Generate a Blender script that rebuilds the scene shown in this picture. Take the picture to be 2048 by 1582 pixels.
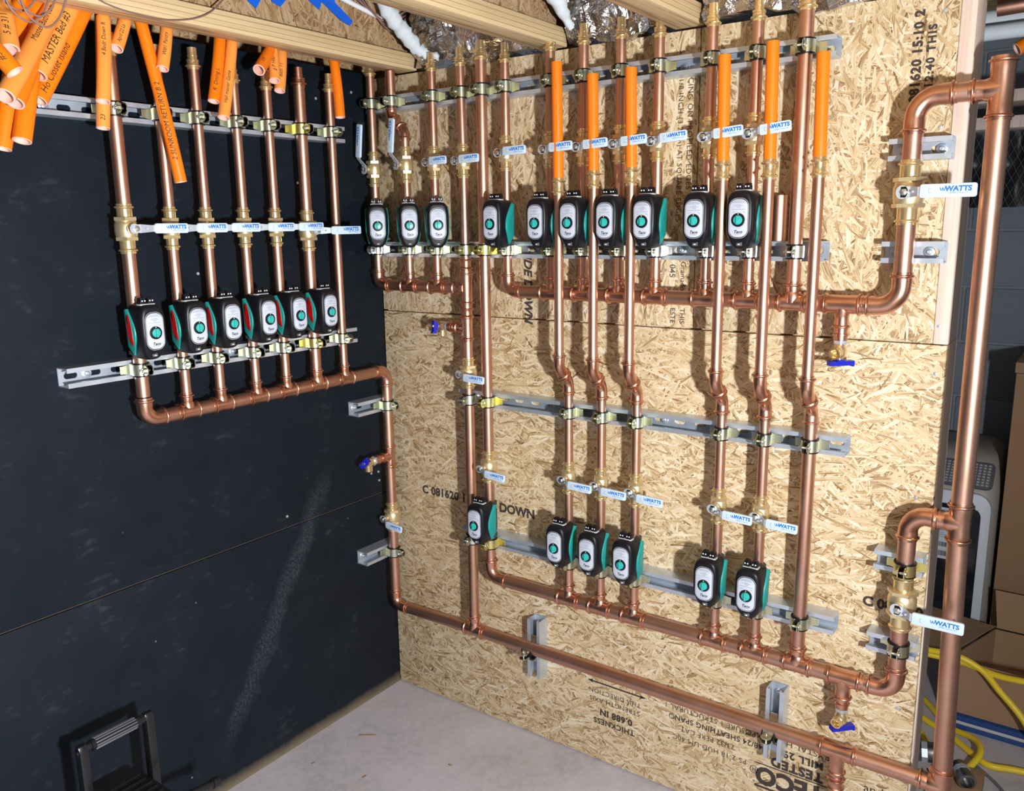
import bpy, bmesh, math, random
from mathutils import Matrix, Vector
PI = math.pi
random.seed(7)
for o in list(bpy.data.objects): bpy.data.objects.remove(o)
S = bpy.context.scene
C = S.collection

# ------------------------------------------------------------------ camera
cam = bpy.data.objects.new('camera', bpy.data.cameras.new('camera')); C.objects.link(cam)
cam.data.sensor_width = 36.0; cam.data.lens = 29.388; cam.data.clip_start = .02
fw, rt, up = Vector((-.57194, .79596, -.19834)), Vector((.81371, .5811, -.01445)), Vector((-.10375, .16965, .98003))
cam.matrix_world = Matrix(((rt.x, up.x, -fw.x, 1.7759), (rt.y, up.y, -fw.y, -1.8182), (rt.z, up.z, -fw.z, 1.4595), (0, 0, 0, 1)))
S.camera = cam
# ------------------------------------------------------------------ light: dim basement, one strong lamp at the right of the photographer
W = bpy.data.worlds.new('basement'); S.world = W; W.use_nodes = True
W.node_tree.nodes['Background'].inputs[0].default_value = (.80, .90, 1.0, 1)
W.node_tree.nodes['Background'].inputs[1].default_value = .21
def lamp(name, loc, aim, watts, size, col):
    l = bpy.data.lights.new(name, 'AREA'); l.shape = 'DISK'; l.size = size; l.energy = watts; l.color = col
    o = bpy.data.objects.new(name, l); o.location = loc; C.objects.link(o)
    o.rotation_euler = (Vector(aim) - Vector(loc)).to_track_quat('-Z', 'Y').to_euler(); return o
lamp('led_work_lamp', (2.30, -1.58, 1.20), (0, -1.50, 1.36), 89, .10, (.97, .985, 1.0))
S.view_settings.view_transform = 'Standard'; S.view_settings.look = 'None'
S.view_settings.exposure = 0.0; S.view_settings.gamma = 1.0; S.view_settings.use_curve_mapping = False

# ------------------------------------------------------------------ materials
class NT:
    def __init__(s, name):
        s.m = bpy.data.materials.new(name); s.m.use_nodes = True; s.t = s.m.node_tree
        s.b = s.t.nodes['Principled BSDF']
    def n(s, typ, ins=None, **kw):
        d = s.t.nodes.new(typ)
        for k, v in kw.items(): setattr(d, k, v)
        for k, v in (ins or {}).items():
            if hasattr(v, 'is_output'): s.t.links.new(v, d.inputs[k])
            else: d.inputs[k].default_value = v
        return d
    def math(s, op, a, b=0.0, c=None):
        ins = {0: a, 1: b}
        if c is not None: ins[2] = c
        return s.n('ShaderNodeMath', ins, operation=op).outputs[0]
    def ramp(s, f, stops):
        r = s.n('ShaderNodeValToRGB', {0: f}); e = r.color_ramp.elements
        while len(e) < len(stops): e.new(.5)
        for i, (p, c) in enumerate(stops): e[i].position = p; e[i].color = (*c, 1)
        return r.outputs[0]
    def mix(s, f, a, b):
        m = s.n('ShaderNodeMix', {0: f}, data_type='RGBA')
        for k, v in ((6, a), (7, b)):
            if hasattr(v, 'is_output'): s.t.links.new(v, m.inputs[k])
            else: m.inputs[k].default_value = (*v, 1)
        return m.outputs[2]
    def set(s, **kw):
        for k, v in kw.items():
            k = k.replace('_', ' ')
            if hasattr(v, 'is_output'): s.t.links.new(v, s.b.inputs[k])
            else: s.b.inputs[k].default_value = (*v, 1) if isinstance(v, tuple) and len(v) == 3 else v
    def bump(s, h, strength=.3, dist=.002):
        s.set(Normal=s.n('ShaderNodeBump', {'Height': h, 'Strength': strength, 'Distance': dist}).outputs[0])
    def obj(s): return s.n('ShaderNodeTexCoord').outputs['Object']
    def noise(s, v, scale, detail=3, rough=.55, dist=0):
        return s.n('ShaderNodeTexNoise', {'Vector': v, 'Scale': scale, 'Detail': detail, 'Roughness': rough, 'Distortion': dist}).outputs[0]

def plain(name, col, rough=.5, metal=0., var=.0, nscale=30, bump=0., spec=.5, rvar=0., coat=0.):
    t = NT(name); v = t.obj()
    if var or bump or rvar:
        f = t.noise(v, nscale, 4)
        if var: t.set(Base_Color=t.mix(t.math('MULTIPLY', f, 1.), tuple(c * (1 - var) for c in col), tuple(min(1, c * (1 + var)) for c in col)))
        else: t.set(Base_Color=col)
        if bump: t.bump(f, bump, .001)
        if rvar: t.set(Roughness=t.math('MULTIPLY_ADD', f, rvar * 2, rough - rvar))
        else: t.set(Roughness=rough)
    else: t.set(Base_Color=col, Roughness=rough)
    t.set(Metallic=metal); t.b.inputs['Specular IOR Level'].default_value = spec
    if coat: t.b.inputs['Coat Weight'].default_value = coat
    return t.m

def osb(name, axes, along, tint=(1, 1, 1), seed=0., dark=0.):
    """oriented strand board: five sets of long flakes laid over each other"""
    t = NT(name); sep = t.n('ShaderNodeSeparateXYZ', {0: t.obj()})
    u, v = sep.outputs[axes[0]], sep.outputs[axes[1]]
    base = t.n('ShaderNodeCombineXYZ', {0: u, 1: v, 2: seed}).outputs[0]
    wob = t.n('ShaderNodeTexNoise', {'Vector': base, 'Scale': 9., 'Detail': 2.}).outputs['Color']
    base = t.n('ShaderNodeVectorMath', {0: base, 1: t.n('ShaderNodeVectorMath', {0: wob, 1: (.022, .022, 0)}, operation='MULTIPLY').outputs[0]}, operation='ADD').outputs[0]
    pri = tone = fib = None
    for i, a in enumerate((-8, 17, -33, 52, 88, -64, 34)):
        ang = math.radians(a + along)
        r = t.n('ShaderNodeVectorRotate', {'Vector': base, 'Angle': ang}, rotation_type='Z_AXIS').outputs[0]
        w = (105, 120, 95, 130, 120, 140, 80)[i]
        m = t.n('ShaderNodeMapping', {'Vector': r, 'Location': (3.1 * i + seed, 7.7 * i, 0), 'Scale': (21 + 2.5 * i, w * 1.6, 1)}).outputs[0]
        vo = t.n('ShaderNodeTexVoronoi', {'Vector': m, 'Scale': 1.0}, voronoi_dimensions='2D')
        s = t.n('ShaderNodeSeparateColor', {0: vo.outputs['Color']})
        p = t.math('MULTIPLY', s.outputs[0], (1, .97, .93, .86, .8, .86, .9)[i])
        p = t.math('SUBTRACT', p, t.math('MULTIPLY', vo.outputs['Distance'], .25))
        mf = t.n('ShaderNodeMapping', {'Vector': r, 'Scale': (17, 560, 1), 'Location': (i * 5., 0, 0)}).outputs[0]
        fb = t.noise(mf, 1.0, 2, .6)
        if pri is None: pri, tone, fib = p, s.outputs[1], fb
        else:
            g = t.math('GREATER_THAN', p, pri)
            mx = lambda A, B: t.n('ShaderNodeMix', {0: g, 2: A, 3: B}).outputs[0]
            tone, fib = mx(tone, s.outputs[1]), mx(fib, fb)
            pri = t.math('MAXIMUM', pri, p)
    val = t.math('ADD', t.math('MULTIPLY', tone, .48), t.math('MULTIPLY', fib, .95))
    k = lambda c: tuple(a * b for a, b in zip(c, tint))
    col = t.ramp(val, [(.36, k((.13, .065, .022))), (.50, k((.40, .26, .12))), (.63, k((.60, .45, .255))), (.80, k((.66, .53, .335))), (1., k((.80, .71, .54)))])
    gap = t.math('LESS_THAN', pri, .50)
    col = t.mix(t.math('MULTIPLY', gap, .6), col, k((.22, .12, .05)))
    big = t.noise(base, 3.0, 2)
    col = t.mix(t.math('MULTIPLY', t.n('ShaderNodeMapRange', {0: big, 1: .55, 2: .75}).outputs[0], .25), col, k((.60, .42, .22)))
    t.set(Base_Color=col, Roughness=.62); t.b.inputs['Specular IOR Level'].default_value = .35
    t.bump(t.math('ADD', t.math('MULTIPLY', pri, .8), t.math('MULTIPLY', fib, .5)), .35, .0015)
    return t.m

def lumber(name, axis, c1, c2, lam=0.):
    t = NT(name); sep = t.n('ShaderNodeSeparateXYZ', {0: t.obj()})
    sc = [90, 90, 90]; sc[axis] = 2.2
    m = t.n('ShaderNodeMapping', {'Vector': t.obj(), 'Scale': tuple(sc)}).outputs[0]
    f = t.noise(m, 1., 4, .6, .4)
    col = t.mix(t.n('ShaderNodeMapRange', {0: f, 1: .3, 2: .7}).outputs[0], c1, c2)
    if lam:
        z = t.math('MULTIPLY', sep.outputs[2], lam)
        wv = t.math('ADD', z, t.math('MULTIPLY', f, .35))
        fr = t.math('FRACT', wv)
        ln = t.math('LESS_THAN', fr, .16)
        col = t.mix(t.math('MULTIPLY', ln, .55), col, (.22, .12, .05))
    t.set(Base_Color=col, Roughness=.6); t.bump(f, .15, .001); return t.m

def copper_mat(name, c, r0=.27):
    t = NT(name); v = t.obj()
    m = t.n('ShaderNodeMapping', {'Vector': v, 'Scale': (60, 60, 14)}).outputs[0]
    f = t.noise(m, 1., 4, .6); g = t.noise(v, 9., 3)
    col = t.mix(t.n('ShaderNodeMapRange', {0: g, 1: .35, 2: .7}).outputs[0], c, tuple(x * y for x, y in zip(c, (.86, .78, .72))))
    t.set(Base_Color=col, Metallic=1., Roughness=t.math('MULTIPLY_ADD', f, .16, r0 - .06)); return t.m

M = {}
M['osb_low'] = osb('osb_lower', (0, 2), 0, seed=1.3)
M['osb_up'] = osb('osb_upper', (0, 2), 86, seed=4.2, tint=(.96, .96, .98))
M['osb_up2'] = osb('osb_upper_end', (0, 2), 74, seed=9.1)
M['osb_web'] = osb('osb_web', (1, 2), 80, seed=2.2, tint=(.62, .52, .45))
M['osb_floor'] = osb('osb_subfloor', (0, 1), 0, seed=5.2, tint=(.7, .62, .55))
M['copper'] = copper_mat('copper_pipe', (.68, .405, .30), .38)
M['copper_fit'] = copper_mat('copper_fitting', (.74, .41, .29), .27)
M['brass'] = plain('brass', (.88, .68, .36), .24, .86, var=.08, nscale=40, rvar=.05)
M['brass_cast'] = plain('cast_brass', (.80, .66, .40), .38, .82, var=.1, nscale=60, bump=.1)
M['strut'] = plain('galvanised_steel', (.60, .67, .76), .40, .72, var=.10, nscale=35, rvar=.08)
def zinc(name, a, b):
    t = NT(name); f = t.noise(t.obj(), 55., 2)
    t.set(Base_Color=t.mix(t.n('ShaderNodeMapRange', {0: f, 1: .35, 2: .65}).outputs[0], a, b), Metallic=1., Roughness=.33); return t.m
M['zinc'] = zinc('zinc_chromate', (.72, .68, .44), (.58, .66, .56))
M['zinc_white'] = zinc('zinc_plain', (.74, .74, .70), (.66, .68, .62))
M['zinc_gold'] = zinc('zinc_gold', (.85, .72, .22), (.74, .70, .34))
M['steel'] = plain('lever_steel', (.66, .72, .80), .38, .6, var=.06, nscale=60, rvar=.05)
M['dark_steel'] = plain('dark_steel', (.30, .30, .30), .35, 1.)
M['sleeve'] = plain('pale_blue_vinyl', (.58, .71, .84), .40)
M['ink_blue'] = plain('blue_ink', (.02, .17, .55), .6)
M['ink_grey'] = plain('grey_ink', (.20, .24, .30), .6)
M['ink_black'] = plain('black_ink', (.012, .010, .010), .7)
M['stamp_ink'] = plain('stamp_ink', (.05, .035, .03), .8, var=.5, nscale=400)
M['pump_black'] = plain('black_housing', (.007, .007, .010), .40, spec=.32, bump=.04, nscale=500)
M['teal'] = plain('teal_shell', (.010, .29, .265), .42)
M['teal_knob'] = plain('teal_knob', (.03, .42, .38), .32)
M['pump_red'] = plain('red_label', (.42, .008, .010), .40, var=.25, nscale=260)
M['plate'] = plain('silver_white_plate', (.54, .58, .68), .38)
M['plate_rim'] = plain('plate_rim', (.45, .47, .52), .3)
M['grey_plastic'] = plain('grey_plastic', (.12, .125, .14), .35)
M['clear_grey'] = plain('pale_grey_plastic', (.50, .51, .53), .4)
M['white'] = plain('white_plastic', (.82, .83, .85), .4)
M['cast_iron'] = plain('cast_volute', (.03, .05, .045), .5, var=.2, nscale=80)
M['orange'] = plain('orange_tube', (.90, .20, .005), .36, var=.05, nscale=12)
M['orange_dusty'] = plain('orange_tube_dusty', (.92, .33, .06), .42, var=.12, nscale=14)
M['pink_cut'] = plain('cut_tube_end', (.90, .55, .46), .5)
M['blue_lever'] = plain('blue_lever', (.010, .016, .42), .35)
M['wire_brown'] = plain('brown_wire', (.22, .13, .11), .45)
M['wire_white'] = plain('white_cable', (.78, .80, .84), .4)
M['tape'] = plain('blue_tape', (.008, .12, .70), .45, var=.1, nscale=40)
M['yellow'] = plain('yellow_cord', (.86, .63, .03), .38, var=.06, nscale=30)
M['grey_cord'] = plain('grey_cord', (.16, .16, .17), .5)
M['card'] = plain('cardboard', (.34, .205, .115), .75, var=.06, nscale=9)
M['card_in'] = plain('cardboard_inside', (.36, .225, .13), .78, var=.05, nscale=9)
M['card_blue'] = plain('blue_carton_print', (.02, .07, .25), .6)
M['white_card'] = plain('white_carton', (.62, .62, .62), .7)
M['tan_plastic'] = plain('grey_beige_plastic', (.40, .375, .34), .45)
M['ac_white'] = plain('ac_white', (.66, .71, .80), .35)
M['ac_black'] = plain('ac_black_gloss', (.012, .014, .018), .12)
M['paper'] = plain('paper_label', (.62, .68, .78), .6)
M['grille'] = plain('grille', (.62, .64, .68), .3, .6)
M['pvc'] = plain('white_pvc', (.62, .68, .74), .35)
M['block'] = plain('painted_block', (.19, .225, .275), .72, var=.10, nscale=70, bump=.5)
M['mortar'] = plain('painted_mortar', (.24, .275, .32), .75, var=.05, nscale=50, bump=.4)
M['dark_sheet'] = plain('black_sheet', (.012, .014, .018), .4, var=.3, nscale=30)
M['fiber'] = plain('fibreglass', (.60, .66, .70), .95, var=.12, nscale=90, bump=.8)
M['stud'] = lumber('stud_wood', 2, (.66, .50, .41), (.80, .69, .61))
M['flange'] = lumber('joist_flange', 1, (.58, .40, .20), (.74, .57, .33), 95.)
M['black_tool'] = plain('black_metal', (.010, .010, .012), .30)
M['black_tool2'] = plain('worn_black_metal', (.020, .019, .017), .42, var=.3, nscale=60)
M['groove'] = plain('grip_grey', (.13, .13, .15), .38)
def foil():
    t = NT('foil_facing'); v = t.obj()
    n1 = t.n('ShaderNodeTexVoronoi', {'Vector': v, 'Scale': 16.}).outputs['Distance']
    n2 = t.noise(v, 12., 4, .6, 1.5)
    t.set(Base_Color=(.62, .60, .58), Metallic=1., Roughness=.22)
    t.bump(t.math('ADD', t.math('MULTIPLY', n1, .8), n2), .8, .018); return t.m
M['foil'] = foil()
def black_board():
    t = NT('black_painted_board'); v = t.obj()
    sep = t.n('ShaderNodeSeparateXYZ', {0: v}); y, z = sep.outputs[1], sep.outputs[2]
    m = t.n('ShaderNodeMapping', {'Vector': v, 'Scale': (1, 22, 60), 'Rotation': (math.radians(18), 0, 0)}).outputs[0]
    f = t.noise(m, 1., 4, .65)
    g = t.noise(v, 7., 5, .7)
    col = t.mix(t.n('ShaderNodeMapRange', {0: g, 1: .35, 2: .75}).outputs[0], (.0036, .0078, .0140), (.0078, .0125, .0205))
    sc = t.n('ShaderNodeMapRange', {0: t.math('MULTIPLY', f, g), 1: .32, 2: .46}).outputs[0]
    col = t.mix(t.math('MULTIPLY', sc, .20), col, (.10, .11, .12))
    # dust smear wiped down the board
    zz = t.math('SUBTRACT', .80, z)                                   # 0 at top of the smear
    yc = t.math('ADD', -.245, t.math('MULTIPLY', zz, -.60))
    d = t.math('ABSOLUTE', t.math('SUBTRACT', y, t.math('ADD', yc, t.math('MULTIPLY', t.math('SUBTRACT', g, .5), .11))))
    msk = t.n('ShaderNodeMapRange', {0: d, 1: .042, 2: .012}).outputs[0]
    msk = t.math('MULTIPLY', msk, t.n('ShaderNodeMapRange', {0: zz, 1: .0, 2: .10}).outputs[0])
    msk = t.math('MULTIPLY', msk, t.n('ShaderNodeMapRange', {0: z, 1: .10, 2: .2}).outputs[0])
    msk = t.math('MULTIPLY', msk, t.n('ShaderNodeMapRange', {0: t.noise(v, 150., 4, .75), 1: .40, 2: .72}).outputs[0])
    col = t.mix(t.math('MULTIPLY', msk, .38), col, (.12, .15, .18))
    # splashes near the floor
    sp = t.n('ShaderNodeTexVoronoi', {'Vector': v, 'Scale': 11.}).outputs['Distance']
    spm = t.math('MULTIPLY', t.math('LESS_THAN', sp, .026), t.n('ShaderNodeMapRange', {0: z, 1: .9, 2: .2}).outputs[0])
    col = t.mix(t.math('MULTIPLY', spm, .5), col, (.45, .46, .46))
    # tan tint growing towards the foot of the board
    dm = t.n('ShaderNodeMapRange', {0: t.math('ADD', z, t.math('MULTIPLY', g, .035)), 1: .056, 2: .020}).outputs[0]
    col = t.mix(t.math('MULTIPLY', dm, .75), col, (.28, .22, .14))
    t.set(Base_Color=col, Roughness=.58); t.b.inputs['Specular IOR Level'].default_value = .22
    t.bump(t.math('ADD', f, g), .35, .0015); return t.m
M['black_board'] = black_board()
def concrete():
    t = NT('concrete'); v = t.obj()
    a, b, c = t.noise(v, 3.5, 5, .6), t.noise(v, 40., 4, .7), t.noise(v, 220., 2)
    f = t.math('ADD', t.math('MULTIPLY', a, .6), t.math('MULTIPLY', b, .4))
    col = t.ramp(f, [(.30, (.34, .325, .35)), (.50, (.50, .475, .525)), (.70, (.60, .57, .62))])
    sp = t.math('LESS_THAN', c, .27)
    col = t.mix(t.math('MULTIPLY', sp, .45), col, (.16, .14, .13))
    st = t.n('ShaderNodeMapRange', {0: t.noise(v, 5.2, 3, .6, .8), 1: .58, 2: .72}).outputs[0]
    col = t.mix(t.math('MULTIPLY', st, .35), col, (.50, .44, .34))
    t.set(Base_Color=col, Roughness=.85); t.bump(b, .25, .002); return t.m
M['concrete'] = concrete()

# ------------------------------------------------------------------ mesh building
I4 = Matrix.Identity(4)
class MB:
    def __init__(s): s.v, s.f = [], []
    def add(s, vs, fs, X=I4):
        b = len(s.v); s.v += [tuple(X @ Vector(p)) for p in vs]; s.f += [tuple(b + i for i in q) for q in fs]; return s
    def lathe(s, prof, n=20, X=I4, cap=(True, True)):
        vs, fs = [], []
        for z, r in prof:
            for k in range(n): a = 2 * PI * k / n; vs.append((r * math.cos(a), r * math.sin(a), z))
        for i in range(len(prof) - 1):
            for k in range(n):
                k2 = (k + 1) % n; fs.append((i * n + k, i * n + k2, (i + 1) * n + k2, (i + 1) * n + k))
        if cap[0]: fs.append(tuple(range(n - 1, -1, -1)))
        if cap[1]: fs.append(tuple((len(prof) - 1) * n + k for k in range(n)))
        return s.add(vs, fs, X)
    def sweep(s, path, n=14, caps=True, X=I4):
        """path: (point, tangent, radius)"""
        vs, fs = [], []; nx = None
        for P, T, r in path:
            P, T = Vector(P), Vector(T).normalized()
            if nx is None: nx = T.orthogonal().normalized()
            nx = (nx - T * nx.dot(T)).normalized(); ny = T.cross(nx)
            for k in range(n): a = 2 * PI * k / n; vs.append(P + (nx * math.cos(a) + ny * math.sin(a)) * r)
        L = len(path)
        for i in range(L - 1):
            for k in range(n):
                k2 = (k + 1) % n; fs.append((i * n + k, i * n + k2, (i + 1) * n + k2, (i + 1) * n + k))
        if caps: fs += [tuple(range(n - 1, -1, -1)), tuple((L - 1) * n + k for k in range(n))]
        return s.add(vs, fs, X)
    def wire(s, pts, r, n=8, sub=6, X=I4):
        pts = [Vector(p) for p in pts]; out = []
        for i in range(len(pts) - 1):
            p0, p1, p2, p3 = pts[max(i - 1, 0)], pts[i], pts[i + 1], pts[min(i + 2, len(pts) - 1)]
            for j in range(sub):
                t = j / sub
                out.append(.5 * ((2 * p1) + (-p0 + p2) * t + (2 * p0 - 5 * p1 + 4 * p2 - p3) * t * t + (-p0 + 3 * p1 - 3 * p2 + p3) * t ** 3))
        out.append(pts[-1])
        path = [(out[i], out[min(i + 1, len(out) - 1)] - out[max(i - 1, 0)], r) for i in range(len(out))]
        return s.sweep(path, n, True, X)
    def box(s, lo, hi, X=I4):
        (a, b, c), (d, e, f) = lo, hi
        return s.add([(a, b, c), (d, b, c), (d, e, c), (a, e, c), (a, b, f), (d, b, f), (d, e, f), (a, e, f)],
                     [(3, 2, 1, 0), (4, 5, 6, 7), (0, 1, 5, 4), (1, 2, 6, 5), (2, 3, 7, 6), (3, 0, 4, 7)], X)
    def prism(s, poly, z0, z1, X=I4):
        n = len(poly)
        return s.add([(x, y, z0) for x, y in poly] + [(x, y, z1) for x, y in poly],
                     [tuple(range(n - 1, -1, -1)), tuple(range(n, 2 * n))] + [(k, (k + 1) % n, n + (k + 1) % n, n + k) for k in range(n)], X)
    def mesh(s, name, bevel=0., angle=38, seg=2):
        bm = bmesh.new(); vv = [bm.verts.new(p) for p in s.v]
        for q in s.f:
            try: bm.faces.new([vv[i] for i in q])
            except ValueError: pass
        bmesh.ops.recalc_face_normals(bm, faces=bm.faces)
        if bevel: bmesh.ops.bevel(bm, geom=[e for e in bm.edges if len(e.link_faces) == 2 and e.calc_face_angle(0) > .6], offset=bevel, segments=seg, affect='EDGES', profile=.5)
        me = bpy.data.meshes.new(name); bm.to_mesh(me); bm.free()
        me.polygons.foreach_set('use_smooth', [True] * len(me.polygons))
        me.set_sharp_from_angle(angle=math.radians(angle))
        return me
def rect(w, h, r, n=5, cx=0, cy=0):
    out = []
    for k, (sx, sy) in enumerate(((1, 1), (-1, 1), (-1, -1), (1, -1))):
        for i in range(n + 1):
            a = PI / 2 * k + PI / 2 * i / n
            out.append((cx + sx * (w - r) + r * math.cos(a), cy + sy * (h - r) + r * math.sin(a)))
    return out
def ring(rx, ry, n=24, cx=0, cy=0): return [(cx + rx * math.cos(2 * PI * k / n), cy + ry * math.sin(2 * PI * k / n)) for k in range(n)]
def frame(o, z, x=None):
    z = Vector(z).normalized(); x = Vector(x) if x is not None else z.orthogonal()
    x = (x - z * x.dot(z)).normalized(); y = z.cross(x); o = Vector(o)
    return Matrix(((x.x, y.x, z.x, o.x), (x.y, y.y, z.y, o.y), (x.z, y.z, z.z, o.z), (0, 0, 0, 1)))
def T(x, y, z): return Matrix.Translation((x, y, z))
RX = lambda a: Matrix.Rotation(math.radians(a), 4, 'X')
RY = lambda a: Matrix.Rotation(math.radians(a), 4, 'Y')
RZ = lambda a: Matrix.Rotation(math.radians(a), 4, 'Z')
FRONT = RX(90)              # local XY drawing put upright, facing -Y

def link(name, me, mat=None, parent=None, X=None):
    if me is not None and mat is not None and not me.materials: me.materials.append(M[mat])
    o = bpy.data.objects.new(name, me); C.objects.link(o)
    if parent is not None: o.parent = parent
    if X is not None: o.matrix_basis = X
    return o
def tag(o, label, cat, group=None, kind=None):
    o['label'] = label
    if cat: o['category'] = cat
    if group: o['group'] = group
    if kind: o['kind'] = kind
    return o
def thing(name, X, label, cat, group=None):
    o = link(name, None, None, None, X); o.empty_display_size = .05
    return tag(o, label, cat, group)
def struct(o, label=None):
    o['kind'] = 'structure'
    if label: o['label'] = label
    return o
cache = {}
def cached(key, fn):
    if key not in cache: cache[key] = fn()
    return cache[key]
def text_mesh(body, size, bold=0., shear=0., align='CENTER', space=1.0, res=3):
    def mk():
        cu = bpy.data.curves.new('lettering', 'FONT'); cu.body = body; cu.size = size; cu.align_x = align; cu.align_y = 'CENTER'
        cu.offset = bold; cu.shear = shear; cu.space_character = space; cu.resolution_u = res
        o = bpy.data.objects.new('lettering', cu); C.objects.link(o)
        dg = bpy.context.evaluated_depsgraph_get()
        me = bpy.data.meshes.new_from_object(o.evaluated_get(dg)); bpy.data.objects.remove(o); bpy.data.curves.remove(cu)
        me.materials.clear(); return me
    return cached(('txt', body, size, bold, shear, align, space), mk)
def text(body, size, mat, parent, X, name='lettering', **kw):
    me = text_mesh(body, size, **kw)
    me = cached(('txtm', body, size, mat, tuple(kw.items())), lambda: me.copy())
    return link(name, me, mat, parent, X)

# ------------------------------------------------------------------ the room
FLOOR = struct(link('floor', MB().box((-.15, -3.2, -.1), (3.6, 1.9, 0)).mesh('floor'), 'concrete'), 'pale grey concrete floor with dust and stains')
wl = struct(link('wall_left', MB().box((-.14, -3.2, 0), (-.021, .13, 1.885)).mesh('wall_left'), 'black_board'), 'black painted board wall')
link('board', MB().box((-.02, -3.2, 0), (0, .0, .655)).mesh('board', .0015), 'black_board', wl)
link('board', MB().box((-.02, -3.2, .658), (0, .0, 1.885)).mesh('board', .0015), 'black_board', wl)
link('bare_edge', MB().box((-.02, -3.2, .6555), (-.0060, .0, .6575)).mesh('bare_edge'), 'card', wl)
for (y, z) in ((-.085, .73), (-.055, .728), (-.053, .70), (-.41, .69), (-.62, 1.36), (-.30, 1.58), (-.22, 1.80), (-.09, 1.83)):
    link('screw_head', cached('wscrew', lambda: MB().lathe([(0, .004), (.0012, .0035), (.0016, .001)], 10).mesh('screw_head')), 'strut', wl, T(0, y, z) @ RY(90))
wr = struct(link('wall_right', MB().box((0, .019, 0), (1.515, .024, 1.876)).mesh('wall_right'), 'osb_low'), 'strand board wall carrying the pipework')
for i, x in enumerate((0., .40, .81, 1.22)):
    link('stud', MB().box((x + .001, .0245, 0), (x + .039, .112, 1.875)).mesh('stud', .002), 'stud', wr)
pl = link('board', MB().box((.001, 0, .004), (1.522, .0185, 1.217)).mesh('board', .001), 'osb_low', wr)
pu = link('board', MB().box((.001, 0, 1.2215), (.9885, .0185, 1.876)).mesh('board', .001), 'osb_up', wr)
pe = link('board', MB().box((.991, .0, 1.2215), (1.496, .0185, 1.876)).mesh('board', .001), 'osb_up2', wr)
for p in (pl, pu, pe): p['label'] = 'strand board sheet'
struct(link('trim_1', MB().box((1.4965, -.0005, 1.219), (1.5235, .112, 1.868)).mesh('trim_1', .002), 'stud'), 'pale end stud of the strand board wall')
struct(link('trim_2', MB().box((1.5005, .019, 0), (1.5245, .112, 1.2185)).mesh('trim_2', .002), 'stud'), 'pale end stud below the sheet joint')
struct(link('trim_3', MB().box((1.4965, .0, 1.869), (1.5235, .112, 2.02)).mesh('trim_3', .002), 'stud'), 'stud block at the top of the wall end')
for (x, z) in ((1.478, 1.632), (1.487, 1.515), (1.505, 1.255), (1.506, 1.16), (1.47, 1.84), (1.49, .42), (.36, .02), (1.49, .9)):
    link('screw_head', cached('wscrew2', lambda: MB().lathe([(0, .0042), (.0012, .0036), (.0016, .001)], 10).mesh('screw_head')), 'strut', wr, T(x, -.0003, z) @ RX(90))
# block wall far behind
wb = struct(link('wall_back', MB().box((-.2, 1.664, 0), (3.6, 1.9, 2.3)).mesh('wall_back'), 'mortar'), 'grey painted concrete block wall')
bm_ = MB().box((-.198, 0, 0), (.198, .12, .194)).mesh('block', .004)
for row in range(11):
    for k in range(8):
        link('block', bm_, 'block', wb, T(.52 + .406 * k + (.203 if row % 2 else 0), 1.655, .004 + .2032 * row))
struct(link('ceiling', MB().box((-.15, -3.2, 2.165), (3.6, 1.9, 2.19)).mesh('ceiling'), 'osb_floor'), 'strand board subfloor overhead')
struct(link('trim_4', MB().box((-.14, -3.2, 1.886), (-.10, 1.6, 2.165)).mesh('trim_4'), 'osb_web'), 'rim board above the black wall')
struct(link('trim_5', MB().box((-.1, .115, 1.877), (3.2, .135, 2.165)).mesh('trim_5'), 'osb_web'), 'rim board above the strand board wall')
for n_, (x0, x1, lab) in enumerate(((.098, .168, 'laminated I-joist with blue tape on its web, above the black wall'),
                       (.578, .650, 'I-joist running between the two foil quilts'), (.930, .998, 'I-joist ending above the third orange tube'))):
    j = thing('i_joist', T((x0 + x1) / 2, 0, 1.879), lab, 'joist', 'ceiling joists')
    w = (x1 - x0) / 2
    link('bottom_flange', cached(('fl', w), lambda: MB().box((-w, -3.1, 0), (w, -.003, .042)).mesh('flange', .002)), 'flange', j)
    link('web', cached('web', lambda: MB().box((-.005, -3.1, .0425), (.005, -.003, .242)).mesh('web')), 'osb_web', j)
    link('top_flange', cached(('ft', w), lambda: MB().box((-w, -3.1, .2425), (w, -.003, .284)).mesh('flange', .002)), 'flange', j)

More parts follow.
